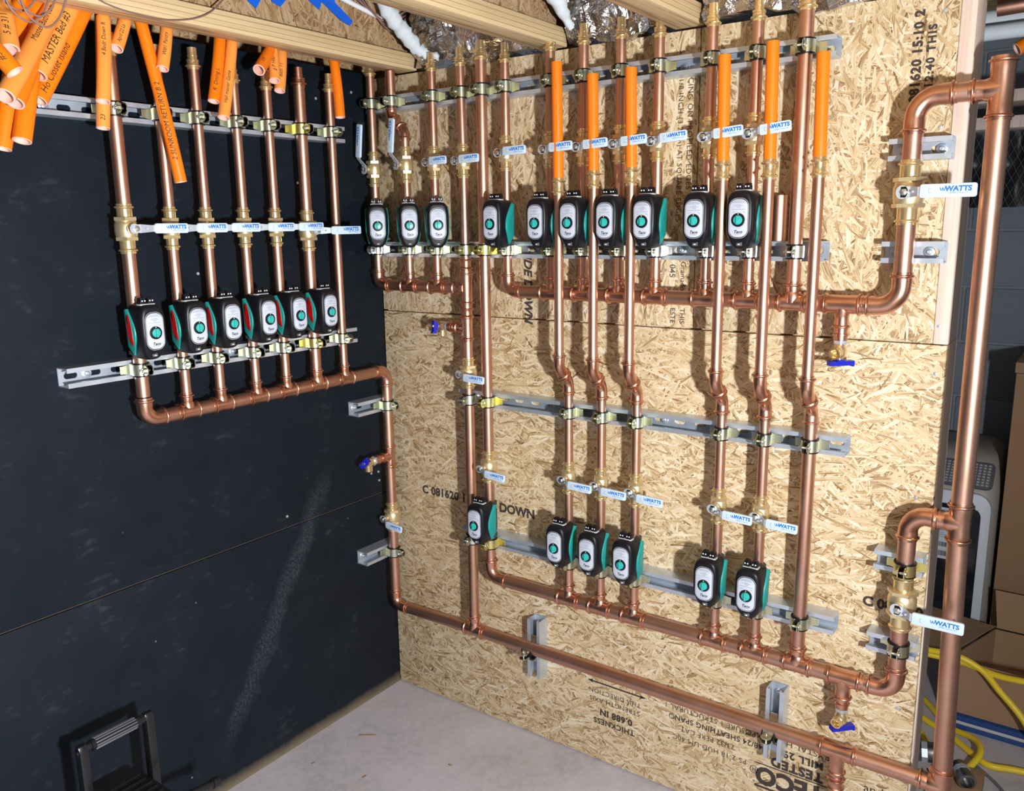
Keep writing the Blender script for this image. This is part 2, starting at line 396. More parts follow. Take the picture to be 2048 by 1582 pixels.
# ------------------------------------------------------------------ strut channel
def strut_mesh(L):
    def mk():
        m = MB(); w, d, t = .0206, .041, .0025; n = max(1, int(L / .05)); p = L / n
        # local: length along X, back on y=0, open side at y=-d
        for sgn in (-1, 1):
            z0, z1 = sorted((sgn * w, sgn * (w - t))); m.box((0, -d, z0), (L, 0, z1))
            a, b = sorted((sgn * (w - t), sgn * .011)); m.box((0, -d, a), (L, -d + t, b))
            a, b = sorted((sgn * .011, sgn * (.011 + t))); m.box((0, -d + t, a), (L, -d + .009, b))
        N = 20; wi = w - t
        for k in range(n):
            c = p * (k + .5); inner = []; outer = []
            for i in range(N):
                a = 2 * PI * (i + .5) / N; ca, sa = math.cos(a), math.sin(a)
                sx = min(.0075, p * .2)
                inner.append((c + (sx if ca > 0 else -sx) + .0068 * ca, .0068 * sa))
                q = min((p / 2) / max(1e-6, abs(ca)), wi / max(1e-6, abs(sa)))
                outer.append((c + max(-p / 2, min(p / 2, q * ca)), max(-wi, min(wi, q * sa))))
            # snap the nearest outer points to the corners
            for cx, cz in ((1, 1), (-1, 1), (-1, -1), (1, -1)):
                i = min(range(N), key=lambda i: (outer[i][0] - c - cx * p / 2) ** 2 + (outer[i][1] - cz * wi) ** 2)
                outer[i] = (c + cx * p / 2, cz * wi)
            vs = [(x, -.0025, z) for x, z in outer] + [(x, -.0025, z) for x, z in inner] + [(x, -.0002, z) for x, z in inner] + [(x, -.0002, z) for x, z in outer]
            fs = []
            for i in range(N):
                j = (i + 1) % N
                fs += [(i, j, N + j, N + i), (N + i, N + j, 2 * N + j, 2 * N + i), (2 * N + i, 2 * N + j, 3 * N + j, 3 * N + i)]
            m.add(vs, fs)
        return m.mesh('channel', 0, 30)
    return cached(('strut', round(L, 3)), mk)
def screw_mesh():
    return MB().lathe([(0, .0105), (.0015, .0105), (.0025, .009), (.0026, .0058), (.005, .0052), (.0062, .0035), (.0062, .0018), (.0045, .0016)], 18).mesh('screw')
def strut(X, L, label, screws, group='strut channels'):
    t = thing('strut_channel', X, label, 'channel', group)
    link('channel', strut_mesh(L), 'strut', t)
    for s in screws: link('washer_screw', cached('sscrew', screw_mesh), 'strut', t, T(s, -.0026, 0) @ RX(90))
    return t
Z1, Z2, Z3, Z4 = 1.797, 1.400, .996, .592
YL1, YL2 = 1.708, 1.164
strut(T(.004, 0, Z1), 1.284, 'topmost long strut channel across the strand board wall', (.24, .62, .955, 1.245))
strut(T(.004, 0, Z2), 1.284, 'long strut channel just under the upper row of pumps', (.09, .56, .955, 1.245))
strut(T(.315, 0, Z3), 1.040, 'slotted strut channel across the middle of the strand board wall', (.61, .30))
strut(T(.315, 0, Z4), 1.040, 'strut channel behind the lowest row of pumps', (.15, .70))
strut(T(1.397, 0, 1.592), .110, 'short strut piece beside the upper big valve lever, higher one', (.087, .02))
strut(T(1.397, 0, 1.399), .112, 'short strut piece below the upper big valve', (.08, .02))
strut(T(1.426, 0, .766), .094, 'short strut piece above the lower big valve', (.015,))
strut(T(1.423, 0, .580), .096, 'short strut piece below the lower big valve', (.015,))
strut(T(.560, 0, .212) @ RY(-90), .172, 'upright strut piece holding the bottom pipe, nearer the corner', (.03,))
strut(T(1.236, 0, .218) @ RY(-90), .180, 'upright strut piece holding the bottom pipe, nearer the wall end', (.155,))
LW = RZ(90)                 # local frame of things on the left wall: -Y becomes +X
strut(T(0, -.973, YL1) @ LW, .812, 'upper strut channel on the black wall behind the orange tubes', (.035, .40, .77))
strut(T(0, -.973, YL2) @ LW, .820, 'lower strut channel on the black wall under the pumps', (.06, .43, .79))
strut(T(0, -.164, .946) @ LW, .150, 'short strut piece at the corner below the black wall manifold', (.02,))
strut(T(0, -.160, .486) @ LW, .148, 'short strut piece at the corner near the floor', (.02,))

# ------------------------------------------------------------------ pipe clamps  (local: pipe along Z, strut along X, front -Y, origin on the pipe axis)
def half_mesh(r, sg):
    def mk():
        m = MB(); R, t, h = r + .0026, .0019, .0120; N = 9
        a0, a1 = math.radians(102 if sg > 0 else 78), 0
        pts = []                                                # strap outline in XY, from the ear round to the strut lip
        ear = .0050 * sg
        pts.append((ear, -(R + .0215))); pts.append((ear, -(R + .0010)))
        for i in range(N):
            a = -PI / 2 + .28 + (PI / 2 - .28 + .5) * i / (N - 1)
            pts.append((sg * R * math.cos(a), R * math.sin(a)))
        pts.append((sg * (R * .80), R + .0015)); pts.append((sg * (R + .012), R + .0035)); pts.append((sg * (R + .019), R + .0035))
        off = []
        for i, (x, y) in enumerate(pts):
            a = pts[max(0, i - 1)]; b = pts[min(len(pts) - 1, i + 1)]; dx, dy = b[0] - a[0], b[1] - a[1]; l = math.hypot(dx, dy)
            off.append((x + sg * dy / l * t, y - sg * dx / l * t))
        n = len(pts)
        def hh(i): return h * (.55 if i == 0 else .92 if i == 1 else (.72 if i >= n - 2 else 1))
        vs = []
        for P in (pts, off):
            for z in (-1, 1): vs += [(x, y, z * hh(i)) for i, (x, y) in enumerate(P)]
        fs = []
        for i in range(n - 1):
            fs += [(i, i + 1, n + i + 1, n + i), (2 * n + i, 3 * n + i, 3 * n + i + 1, 2 * n + i + 1), (i, 2 * n + i, 2 * n + i + 1, i + 1), (n + i, n + i + 1, 3 * n + i + 1, 3 * n + i)]
        fs += [(0, n, 3 * n, 2 * n), (n - 1, 2 * n - 1 + 0, 4 * n - 1, 3 * n - 1)]
        m.add(vs, fs)
        # round ear end
        e0, e1 = sorted((ear, ear + sg * t)); m.prism([(-(R + .0105) + .0122 * math.cos(a), .0118 * math.sin(a)) for a in [2 * PI * k / 20 for k in range(20)]], e0, e1, Matrix(((0, 0, 1, 0), (1, 0, 0, 0), (0, 1, 0, 0), (0, 0, 0, 1))))
        return m.mesh('clamp_half', 0, 35)
    return cached(('half', r, sg), mk)
def clamp(X, r, label, mat='zinc', group='pipe clamps'):
    t = thing('pipe_clamp', X, label, 'clamp', group)
    for sg in (-1, 1):
        me = cached(('halfm', r, sg, mat), lambda: half_mesh(r, sg).copy()); link('clamp_half', me, mat, t)
    def bolt():
        m = MB(); m.lathe([(-.015, .0027), (.0070, .0027), (.0071, .0054), (.0092, .0050), (.0105, .002)], 12, RY(90)); m.box((.0104, -.004, -.0006), (.0108, .004, .0006)); return m.mesh('bolt')
    link('rubber_cushion', cached(('cush', r), lambda: MB().lathe([(-.0150, r + .0002), (-.0150, r + .0044), (-.0132, r + .0046), (-.0130, r + .0024), (.0130, r + .0024), (.0132, r + .0046), (.0150, r + .0044), (.0150, r + .0002)], 22, cap=(False, False)).mesh('cushion', 0, 40)), 'pump_black', t)
    y = -(r + .0125)
    link('bolt', cached('cbolt', bolt), 'zinc_white', t, T(0, y, 0))
    link('nut', cached('cnut', lambda: MB().lathe([(-.0115, .0058), (-.0072, .0058)], 6, RY(90)).mesh('nut')), 'zinc_white', t, T(0, y, 0))
    return t

# ------------------------------------------------------------------ copper fittings
R34, R1, R114 = .0114, .0143, .0175
def sock(r, L, end=True):
    return [(0, r * .99), (0, r + .0016), (.0045, r + .0018), (.0056, r + .0050), (.0072, r + .0056), (.0088, r + .0050), (.0108, r + .0018), (L * .75, r + .0018), (L, r + .0012)]
def tee_mesh(r, rb, h, hb):
    def mk():
        m = MB(); s = sock(r, min(.026, h * .8))
        prof = [(z - h, q) for z, q in s] + [(h - z, q) for z, q in reversed(s)]
        m.lathe(prof, 22)
        sb = sock(rb, .022)
        m.lathe([(0, rb + .004), (r * .85, rb + .0045), (r + .006, rb + .0016)] + [(hb - z, q) for z, q in reversed(sb)], 20, RY(90))
        return m.mesh('tee', 0, 50)
    return cached(('tee', r, rb, h, hb), mk)
def elbow_mesh(r, R, s, ang=90):
    """corner at origin, legs along +Z and +X (or 45)"""
    def mk():
        A = math.radians(ang); d = Vector((math.sin(PI - A), 0, math.cos(PI - A)))  # direction of leg B
        tan = R * math.tan(A / 2); path = []
        so = sock(r, s)
        z = Vector((0, 0, 1))
        for q, rad in so: path.append((z * (tan + s - q), -z, rad))
        c = Vector((0, 0, tan)) + Vector((1, 0, 0)) * R
        N = 9
        for i in range(1, N):
            a = A * i / N
            P = c + Vector((-math.cos(a), 0, -math.sin(a))) * R
            path.append((P, Vector((math.sin(a), 0, -math.cos(a))), r + .0012))
        for q, rad in reversed(so): path.append((d * (tan + s - q), d, rad))
        return MB().sweep(path, 20).mesh('elbow', 0, 50)
    return cached(('elb', r, R, s, ang), mk)
def tube_mesh(r, L, n=22):
    return cached(('tube', r, round(L, 4)), lambda: MB().lathe([(0, r), (L, r)], n).mesh('pipe', 0, 45))
def coupling_mesh(r, L, hexy=False):
    def mk():
        s = sock(r, L * .42); m = MB()
        m.lathe([(z, q) for z, q in s] + [(L - z, q) for z, q in reversed(s)], 22)
        if hexy: m.lathe([(L * .40, r * 1.32), (L * .60, r * 1.32)], 6)
        return m.mesh('coupling', 0, 40)
    return cached(('cpl', r, L, hexy), mk)
def adapter_mesh(r, rt):
    """brass press x tube adapter standing on a pipe end (origin at lower end)"""
    def mk():
        s = sock(r, .016); m = MB()
        m.lathe(s + [(.0165, r + .0005), (.0166, r + .0022), (.0205, r + .0022), (.0206, rt + .0001), (.0280, rt + .0001), (.0281, rt + .0011), (.0300, rt + .0011), (.0301, rt), (.0460, rt), (.0461, rt - .003), (.038, rt - .003)], 20)
        return m.mesh('adapter', 0, 28)
    return cached(('adp', r, rt), mk)
class Run:
    """one soldered/pressed run of copper: an Empty with its pipes and fittings"""
    def __init__(s, name, o, label, cat, group=None):
        s.o = Vector(o); s.t = thing(name, Matrix.Translation(s.o), label, cat, group)
    def pipe(s, A, B, r):
        A, B = Vector(A), Vector(B); L = (B - A).length
        link('pipe', tube_mesh(r, L), 'copper', s.t, frame(A - s.o, B - A)); return s
    def tee(s, P, axis, br, r, rb, h=.036, hb=.046):
        link('tee', tee_mesh(r, rb, h, hb), 'copper_fit', s.t, frame(Vector(P) - s.o, axis, br)); return s
    def elbow(s, P, a, b, r, R=.03, so=.024, ang=90):
        b = Vector(b); a = Vector(a); x = (b - a * b.dot(a))
        link('elbow', elbow_mesh(r, R, so, ang), 'copper_fit', s.t, frame(Vector(P) - s.o, a, x)); return s
    def coupling(s, P, d, r, L, mat='copper_fit', hexy=False):
        me = cached(('cplm', r, L, hexy, mat), lambda: coupling_mesh(r, L, hexy).copy())
        link('coupling', me, mat, s.t, frame(Vector(P) - s.o, d)); return s
    def adapter(s, P, r, rt, d=(0, 0, 1), mat='brass'):
        me = cached(('adpm', r, rt, mat), lambda: adapter_mesh(r, rt).copy())
        link('adapter', me, mat, s.t, frame(Vector(P) - s.o, d)); return s

# ------------------------------------------------------------------ ball valve (local: pipe Z, stem towards -Y, lever towards +X)
def valve(X, r, hl, Lh, label, turn=0, group='brass ball valves'):
    t = thing('ball_valve', X, label, 'valve', group)
    k = r / .0114; bl = hl * .42
    def body():
        m = MB(); R = r * 1.62
        m.lathe([(-bl, r + .002), (-bl + .001, r * 1.38), (-bl * .78, r * 1.5), (-bl * .35, R), (bl * .35, R), (bl * .45, R * .97), (bl * .78, r * 1.45), (bl, r + .002)], 26)
        m.lathe([(0, .0092), (-r * 1.9, .0092)], 16, RX(-90) @ Matrix.Scale(-1, 4, (0, 0, 1)))
        m.lathe([(0, .0125), (r * 1.75, .0118), (r * 1.75 + .001, .0075), (r * 2.5, .0072)], 16, RX(90))
        return m.mesh('body', 0, 40)
    link('body', cached(('vb', r, hl), body), 'brass_cast', t)
    for sg in (-1, 1):
        def end(sg=sg):
            m = MB(); s = sock(r, hl - bl + .004)
            m.lathe([(sg * (hl - z), q) for z, q in s], 24)
            return m.mesh('press_end', 0, 45)
        link('press_end', cached(('ve', r, hl, sg), end), 'brass', t)
        link('hex_nut', cached(('vh', r, hl), lambda: MB().lathe([(-.0042, r * 1.60), (-.0035, r * 1.74), (.0035, r * 1.74), (.0042, r * 1.60)], 6).mesh('hex_nut')), 'brass_cast', t, T(0, 0, sg * bl * .95))
    yp = -r * 1.75 - .012; ys = yp - .020
    hw = .0085 if r < .016 else .0100
    def lever():
        m = MB(); th = .0024
        A = [(-.006, yp), (.010, yp), (.026, ys + .001), (.040, ys)]
        hs = [hw * .95, hw * 1.05, hw * .8, hw * .8]
        # rounded eye + bent neck
        m.prism([(-.004 + .0105 * math.cos(a), hw * 1.25 * math.sin(a)) for a in [2 * PI * q / 16 for q in range(16)]], -yp, -yp + th, RX(90))
        for i in range(len(A) - 1):
            (x0, y0), (x1, y1) = A[i], A[i + 1]; h0, h1 = hs[i], hs[i + 1]
            m.add([(x0, y0, -h0), (x1, y1, -h1), (x1, y1, h1), (x0, y0, h0), (x0, y0 - th, -h0), (x1, y1 - th, -h1), (x1, y1 - th, h1), (x0, y0 - th, h0)],
                  [(0, 1, 2, 3), (7, 6, 5, 4), (0, 4, 5, 1), (1, 5, 6, 2), (2, 6, 7, 3), (3, 7, 4, 0)])
        m.lathe([(0, .0024), (.0005, .0024)], 10, T(.017, yp - .0135, 0) @ RX(90))
        return m.mesh('lever', 0, 30)
    lv = link('lever', cached(('vl', r, hw), lever), 'steel', t, RY(turn))
    link('stem_nut', cached('vn', lambda: MB().lathe([(0, .0066), (.004, .0066), (.0042, .0045), (.007, .0042), (.0075, .002)], 6).mesh('stem_nut')), 'zinc_white', t, T(0, yp - .0024, 0) @ RX(90))
    def sleeve():
        return MB().prism(rect((Lh - .030) / 2, hw * 1.22, .0042, 4, (Lh + .030) / 2, 0), -ys - .0022, -ys + .0042, RX(90)).mesh('sleeve', .0012, 38)
    link('sleeve', cached(('vs', r, Lh), sleeve), 'sleeve', lv)
    L = Lh - .030; q = L / .064; yf = ys - .0044
    text('WATTS', .0105 * q ** .5, 'ink_blue', lv, T(.030 + L * .68, yf, .0026) @ FRONT, name='brand_lettering', bold=.0006, shear=.05)
    def logo():
        m = MB()
        for a in range(2): m.prism([(x + .0042 * a, y) for x, y in ((0, .003), (.0014, .003), (.0034, -.003), (.0020, -.003))], 0, .0001); m.prism([(x + .0042 * a, y) for x, y in ((.0034, -.003), (.0048, -.003), (.0056, .003), (.0044, .003))], 0, .0001)
        return m.mesh('logo')
    link('printed_logo', cached('vlogo', logo), 'ink_blue', lv, T(.030 + L * .68 - .0210 * q ** .5 - .0048, yf, .0026) @ FRONT)
    text('LFFBV-2 Press-M2', .0036 * q ** .5, 'ink_blue', lv, T(.030 + L * .70, yf, -.0044) @ FRONT, name='small_lettering')
    def mark():
        m = MB(); m.box((0, -.004, 0), (.0005, .004, .0001)); m.box((0, .0035, 0), (.004, .004, .0001)); m.box((0, -.004, 0), (.004, -.0035, .0001)); return m.mesh('mark')
    link('printed_bracket', cached('vmark', mark), 'ink_grey', lv, T(.030 + L * .16, yf, 0) @ FRONT)
    return t

# ------------------------------------------------------------------ circulator pump (local: pipe Z, front -Y)
HX, HZ = .0300, .0595
def taper(z): return 1 - .34 * max(0, min(1, (-.012 - z) / .048)) ** 1.5 - .03 * max(0, (z - .03) / .03)
def housing_mesh():
    m = MB(); N = 40; vs = []
    rows = [(-.010, .90), (-.013, .97), (-.020, 1.), (-.052, 1.), (-.061, .975), (-.0665, .92), (-.0695, .83), (-.0705, .70)]
    for y, s in rows:
        for k in range(N):
            a = 2 * PI * k / N; e = 2 / 4.2
            x = math.copysign(abs(math.cos(a)) ** e, math.cos(a)) * HX; z = math.copysign(abs(math.sin(a)) ** e, math.sin(a)) * HZ
            s2 = s if y > -.05 else s + (1 - s) * .35 * (1 if abs(z) > .8 * HZ else 0)
            yy = y + (0.010 * max(0, min(1, (-.025 - z) / .035)) if y < -.045 else 0)
            vs.append((x * taper(z) * s, yy, z * (.5 + .5 * s)))
    fs = [(i * N + k, i * N + (k + 1) % N, (i + 1) * N + (k + 1) % N, (i + 1) * N + k) for i in range(len(rows) - 1) for k in range(N)]
    fs += [tuple(range(N)), tuple((len(rows) - 1) * N + k for k in range(N))]
    return m.add(vs, fs).mesh('housing', 0, 60)
def side_mesh(sg, x1, poly):
    m = MB(); n = len(poly)
    vs = [(sg * .020 * taper(z), y, z) for y, z in poly] + [(sg * (x1 - .0008) * taper(z), y, z) for y, z in poly]
    cy, cz = sum(p[0] for p in poly) / n, sum(p[1] for p in poly) / n
    vs += [(sg * x1 * taper(z), cy + (y - cy) * .94, cz + (z - cz) * .96) for y, z in poly]
    fs = [(k, (k + 1) % n, n + (k + 1) % n, n + k) for k in range(n)] + [(n + k, n + (k + 1) % n, 2 * n + (k + 1) % n, 2 * n + k) for k in range(n)]
    vs.append((sg * x1 * taper(cz), cy, cz)); fs += [(2 * n + k, 2 * n + (k + 1) % n, 3 * n) for k in range(n)] + [tuple(range(n))]
    return m.add(vs, fs).mesh('side_shell', 0, 50)
LENS = [(-.012, .048), (-.018, .050)] + [(-.018 - .026 * math.sin(PI * min(1, t * 1.02)) ** .85 - .008 * t, .050 - .098 * t) for t in [i / 12 for i in range(1, 12)]] + [(-.024, -.049), (-.012, -.030)]
REDP = [(-.0285 + .0095 * math.cos(a) - .004 * math.sin(a) * -1, .006 + .034 * math.sin(a)) for a in [2 * PI * k / 24 for k in range(24)]]
def pump(X, r, label, red=False, group='circulator pumps'):
    t = thing('circulator_pump', X, label, 'pump', group)
    def vol():
        m = MB(); m.lathe([(-.050, r + .001), (-.050, r + .006), (-.042, r + .006), (-.040, r + .003), (-.025, r + .006), (.025, r + .006), (.040, r + .003), (.042, r + .006), (.050, r + .006), (.050, r + .001)], 22)
        m.lathe([(0, .020), (.016, .022)], 20, RX(90)); return m.mesh('volute', 0, 40)
    link('volute', cached(('vol', r), vol), 'cast_iron', t)
    h = link('housing', cached('hous', housing_mesh), 'pump_black', t)
    for sg in (-1, 1):
        sh = link('side_shell', cached(('side', sg), lambda: side_mesh(sg, HX + .0026, LENS)), 'teal', t)
        if red and sg < 0: link('red_sticker', cached('redl', lambda: side_mesh(-1, HX + .0032, REDP)), 'pump_red', sh)
    y0 = -.0700
    pt = link('control_plate', cached('plate', lambda: MB().prism(rect(.0190, .0380, .0155, 7, 0, .0035), -y0 - .002, -y0 + .0022, RX(90)).mesh('control_plate', .0006)), 'plate', t)
    def rim():
        P = rect(.0206, .0400, .0168, 7, 0, .0035); n = len(P)
        path = [((P[k % n][0], y0 - .0006, P[k % n][1]), (P[(k + 1) % n][0] - P[(k - 1) % n][0], 0, P[(k + 1) % n][1] - P[(k - 1) % n][1]), .0006) for k in range(n + 1)]
        return MB().sweep(path, 6, False).mesh('plate_rim', 0, 60)
    link('plate_rim', cached('prim', rim), 'plate_rim', t)
    yf = y0 - .0022
    link('dial_ring', cached('dring', lambda: MB().lathe([(0, .0140), (.0022, .0137), (.0026, .0127)], 28, T(0, yf, 0) @ RX(90)).mesh('dial_ring')), 'pump_black', pt)
    def knob():
        m = MB(); m.lathe([(0, .0096), (.0024, .0094), (.0030, .0086)], 24, T(0, yf - .002, 0) @ RX(90)); m.box((-.0026, yf - .0085, -.0090), (.0026, yf - .0045, .0090)); return m.mesh('knob', .0005)
    kn = link('knob', cached('knob', knob), 'teal_knob', pt)
    link('knob_mark', cached('kmark', lambda: MB().lathe([(0, .0011), (.0003, .001)], 10, T(0, yf - .0027, .0118) @ RX(90)).mesh('knob_mark')), 'white', pt)
    def lines():
        m = MB()
        for (x0, x1, z) in ((-.010, .010, .0385), (-.0125, .0125, .0366), (-.014, .014, .0345), (-.004, .005, .0305), (-.010, .009, .0283), (-.004, -.001, .0260), (.0005, .004, .0260), (-.003, -.001, .0243), (.0005, .0035, .0243), (-.0145, .0145, .0212), (-.0120, -.0085, .0165), (.0085, .0120, .0165), (-.0135, -.0110, .0145), (.0110, .0138, .0145), (-.0075, .0065, -.0292)):
            m.box((x0, yf - .0002, z - .00035), (x1, yf, z + .00035))
        for k in range(9):
            a = math.radians(205 + 130 * k / 8); m.box((-.001, yf - .0002, -.00035), (.001, yf, .00035), T(.0160 * math.cos(a), 0, .0162 * math.sin(a)) @ RY(-(math.degrees(a) + 90)))
        return m.mesh('printed_lines')
    link('printed_lines', cached('plines', lines), 'ink_grey', pt)
    text('Taco', .0090, 'ink_black', pt, T(.0, yf - .0002, -.0240) @ FRONT, name='brand_lettering', bold=.00025, shear=.3)
    def win():
        return MB().prism([(-.0056, -.0055), (.0056, -.0055), (.0066, .0050), (-.0066, .0050)], 0, .0040, T(0, -.0585, -.0480) @ RX(62)).mesh('indicator', .0006)
    wn = link('indicator_window', cached('win', win), 'grey_plastic', t)
    link('indicator_mark', cached('wmk', lambda: MB().prism([(-.0028, -.0048), (.0028, -.0048), (.0012, -.0022), (-.0012, -.0022)], .0040, .0043, T(0, -.0585, -.0480) @ RX(62)).mesh('indicator_mark')), 'white', wn)
    tp = link('top_plate', cached('tplate', lambda: MB().prism(rect(.0175, .0095, .004, 4, 0, -.045), .0565, .0608, I4).mesh('top_plate', .0006)), 'clear_grey', t)
    def conn():
        m = MB(); m.box((-.0066, -.0075, 0), (.0066, .0075, .0095)); m.box((-.0055, -.0060, .0095), (-.0006, .0075, .0140)); m.box((.0006, -.0060, .0095), (.0055, .0075, .0140)); return m.mesh('cord_connector', .0008)
    def dots():
        m = MB()
        for x in (-.0030, .0030): m.lathe([(0, .0017), (.0006, .0015), (.0009, .0006)], 10, T(x, -.0076, .0072) @ RX(90))
        return m.mesh('screw_pair')
    for x in (-.0088, .0088):
        c = link('cord_connector', cached('conn', conn), 'pump_black', t, T(x, -.045, .0600))
        link('screw_pair', cached('cdots', dots), 'white', c)
    return t

# ------------------------------------------------------------------ boiler drain
def drain(P, ax, out, hd, label, lev=.030):
    """P: end of the copper stub, ax: direction onward, out: direction of the outlet, hd: side the lever is on"""
    ax, out, hd = Vector(ax), Vector(out), Vector(hd)
    t = thing('drain_valve', Matrix.Translation(P), label, 'valve', 'blue handled drain valves')
    X = frame((0, 0, 0), ax)
    link('coupling', MB().lathe([(-.020, .0128), (-.014, .0132), (-.013, .0156), (-.009, .0156), (-.008, .0135), (.000, .0135)], 20, X).mesh('coupling', 0, 40), 'copper_fit', t)
    link('hex_nut', MB().lathe([(.0005, .0145), (.0075, .0145)], 6, X).mesh('hex_nut', .0006), 'strut', t)
    m = MB(); m.lathe([(.0075, .0100), (.013, .0110), (.018, .0135), (.030, .0135), (.036, .0105), (.038, .004)], 20, X)
    c = ax * .025
    m.lathe([(0, .010), (.012, .010), (.013, .0125), (.016, .0125), (.017, .0115), (.026, .0115), (.026, .0085), (.012, .0070)], 20, frame(c, out), cap=(True, True))
    m.lathe([(0, .008), (.018, .0065), (.019, .0045), (.024, .0045)], 14, frame(c, hd))
    link('body', m.mesh('body', 0, 40), 'brass', t)
    h = link('lever', MB().box((-lev, -.0080, .018), (lev * .75, .0080, .0275)).box((-lev, -.0075, .019), (-lev + .004, .0075, .030)).box((-.008, -.0095, .015), (.008, .0095, .022)).mesh('lever'), 'blue_lever', t, frame(c, hd, ax.cross(hd) if abs(hd.dot(ax)) < .9 else None))
    link('lever_nut', MB().lathe([(.0275, .0045), (.030, .0045)], 6).mesh('lever_nut'), 'zinc_white', h)
    return t

# ================================================================== LEFT WALL PIPEWORK
D = .060                                        # pipe axis distance from the walls
ordn = ['first', 'second', 'third', 'fourth', 'fifth', 'sixth', 'seventh', 'eighth', 'ninth', 'tenth', 'eleventh', 'twelfth', 'thirteenth']
PL = [(-.823, R1, 1.853, 'b', .0138), (-.718, R34, 1.845, 'b', .0105), (-.627, R34, 1.853, 'b', .0105), (-.524, R34, 1.836, 'b', .0105), (-.430, R34, 1.832, 'b', .0105), (-.328, R1, 1.852, 'c', .0110), (-.228, R34, 1.850, 'b', .0090)]
ZM, ZP, ZV = 1.051, 1.249, 1.466
RM = .0160
mL = Run('copper_manifold', (D, -.45, ZM), 'copper manifold joining the seven risers on the black wall', 'manifold', 'copper manifolds')
UPV, DN, LX, RXD, LY, FY = (0, 0, 1), (0, 0, -1), (-1, 0, 0), (1, 0, 0), (0, 1, 0), (0, -1, 0)
mL.elbow((D, PL[0][0], ZM), UPV, LY, RM, .026, .024)
prev = PL[0][0] + .026
for i, (y, r, zt, k, rt) in enumerate(PL[1:]):
    h = .030
    mL.pipe((D, prev, ZM), (D, y - h + .004, ZM), RM); mL.tee((D, y, ZM), LY, UPV, RM, r, h, .044); prev = y + h - .004
YC = -.064
mL.pipe((D, prev, ZM), (D, YC - .045, ZM), RM)
mL.elbow((D, YC, ZM), FY, DN, RM, .030, .020)
for i, (y, r, zt, k, rt) in enumerate(PL):
    last = i == 6; nm = ordn[i]
    R_ = Run('copper_riser', (D, y, ZM + .05), f'{nm} copper riser from the left on the black wall' + ('' if not last else ', the one without a pump'), 'pipe', 'copper risers on the black wall')
    lo = ZM + (.032 if i else .052)
    if last: R_.pipe((D, y, lo), (D, y, zt - .028), r)
    else:
        hl = .047 if r < .014 else .052
        R_.pipe((D, y, lo), (D, y, ZP - .046), r); R_.pipe((D, y, ZP + .046), (D, y, ZV - hl + .015), r); R_.pipe((D, y, ZV + hl - .015), (D, y, zt - .028), r)
        pump(T(D, y, ZP) @ LW, r, f'black and teal pump with red side sticker on the {nm} riser of the black wall', red=True)
        valve(T(D, y, ZV - (.010 if i == 5 else 0)) @ LW, r, hl, .108 if i < 5 else .132, f'brass ball valve above the {nm} pump on the black wall')
    R_.adapter((D, y, zt - .042), r, rt, mat='copper_fit' if k == 'c' else 'brass')
    clamp(T(D, y, YL1) @ LW, r, f'upper clamp on the {nm} riser of the black wall', 'zinc_gold' if i == 5 else 'zinc')
    clamp(T(D, y, YL2) @ LW, r, f'lower clamp on the {nm} riser of the black wall', 'zinc_gold' if i == 5 else 'zinc')
# corner riser
ZB = .311
cr = Run('copper_riser', (D, YC, .36), 'copper pipe dropping down the corner between both walls', 'pipe')
ZD, ZCV = .790, .600
cr.pipe((D, YC, ZM - .045), (D, YC, ZD + .030), R1 + .001); cr.tee((D, YC, ZD), UPV, FY, R1 + .001, R34, .036, .040)
cr.pipe((D, YC, ZD - .030), (D, YC, ZCV + .030), R1 + .001); cr.pipe((D, YC, ZCV - .030), (D, YC, ZB + .048), R1 + .001)
cr.pipe((D, YC - .036, ZD), (D, YC - .052, ZD), R34)
drain((D, YC - .064, ZD), FY, DN, (.25, -1, .1), 'blue handled drain valve on the corner pipe', .020)
valve(T(D, YC, ZCV) @ RZ(0), R1, .046, .092, 'brass ball valve low on the corner pipe', turn=6)
clamp(T(D, YC, .946) @ LW, R1 + .001, 'clamp on the corner pipe just below the manifold elbow')
clamp(T(D, YC, .486) @ LW, R1 + .001, 'clamp on the corner pipe near the floor')

# ================================================================== RIGHT WALL PIPEWORK
Y = -D; YF = -.104
# --- bottom pipe
bt = Run('copper_header', (.5, Y, ZB), 'long copper pipe running just above the floor', 'pipe', 'copper manifolds')
RB = .0172
bt.elbow((D, YC, ZB), UPV, RXD, RB - .002, .028, .024)
XD = .367
bt.pipe((D + .03, YC, ZB), (XD - .030, Y, ZB), RB - .001).tee((XD, Y, ZB), RXD, UPV, RB, R1, .036, .048)
bt.pipe((XD + .030, Y, ZB), (1.386 - .034, Y, ZB), RB).tee((1.386, Y, ZB), RXD, DN, RB, R1, .042, .056)
bt.pipe((1.386, Y, ZB - .050), (1.386, Y, ZB - .068), R1)
bt.coupling((1.386, Y, ZB - .060), DN, R1, .034)
bt.pipe((1.386 + .034, Y, ZB), (1.592 - .045, Y, ZB), RB)
drain((1.386, Y, ZB - .112), DN, (.1, -1, -.2), DN, 'drain valve under the bottom pipe')
clamp(T(.560, Y, .300) @ RY(90), RB, 'clamp holding the bottom pipe to the upright strut nearer the corner')
clamp(T(1.236, Y, .300) @ RY(90), RB, 'clamp holding the bottom pipe to the upright strut nearer the wall end')
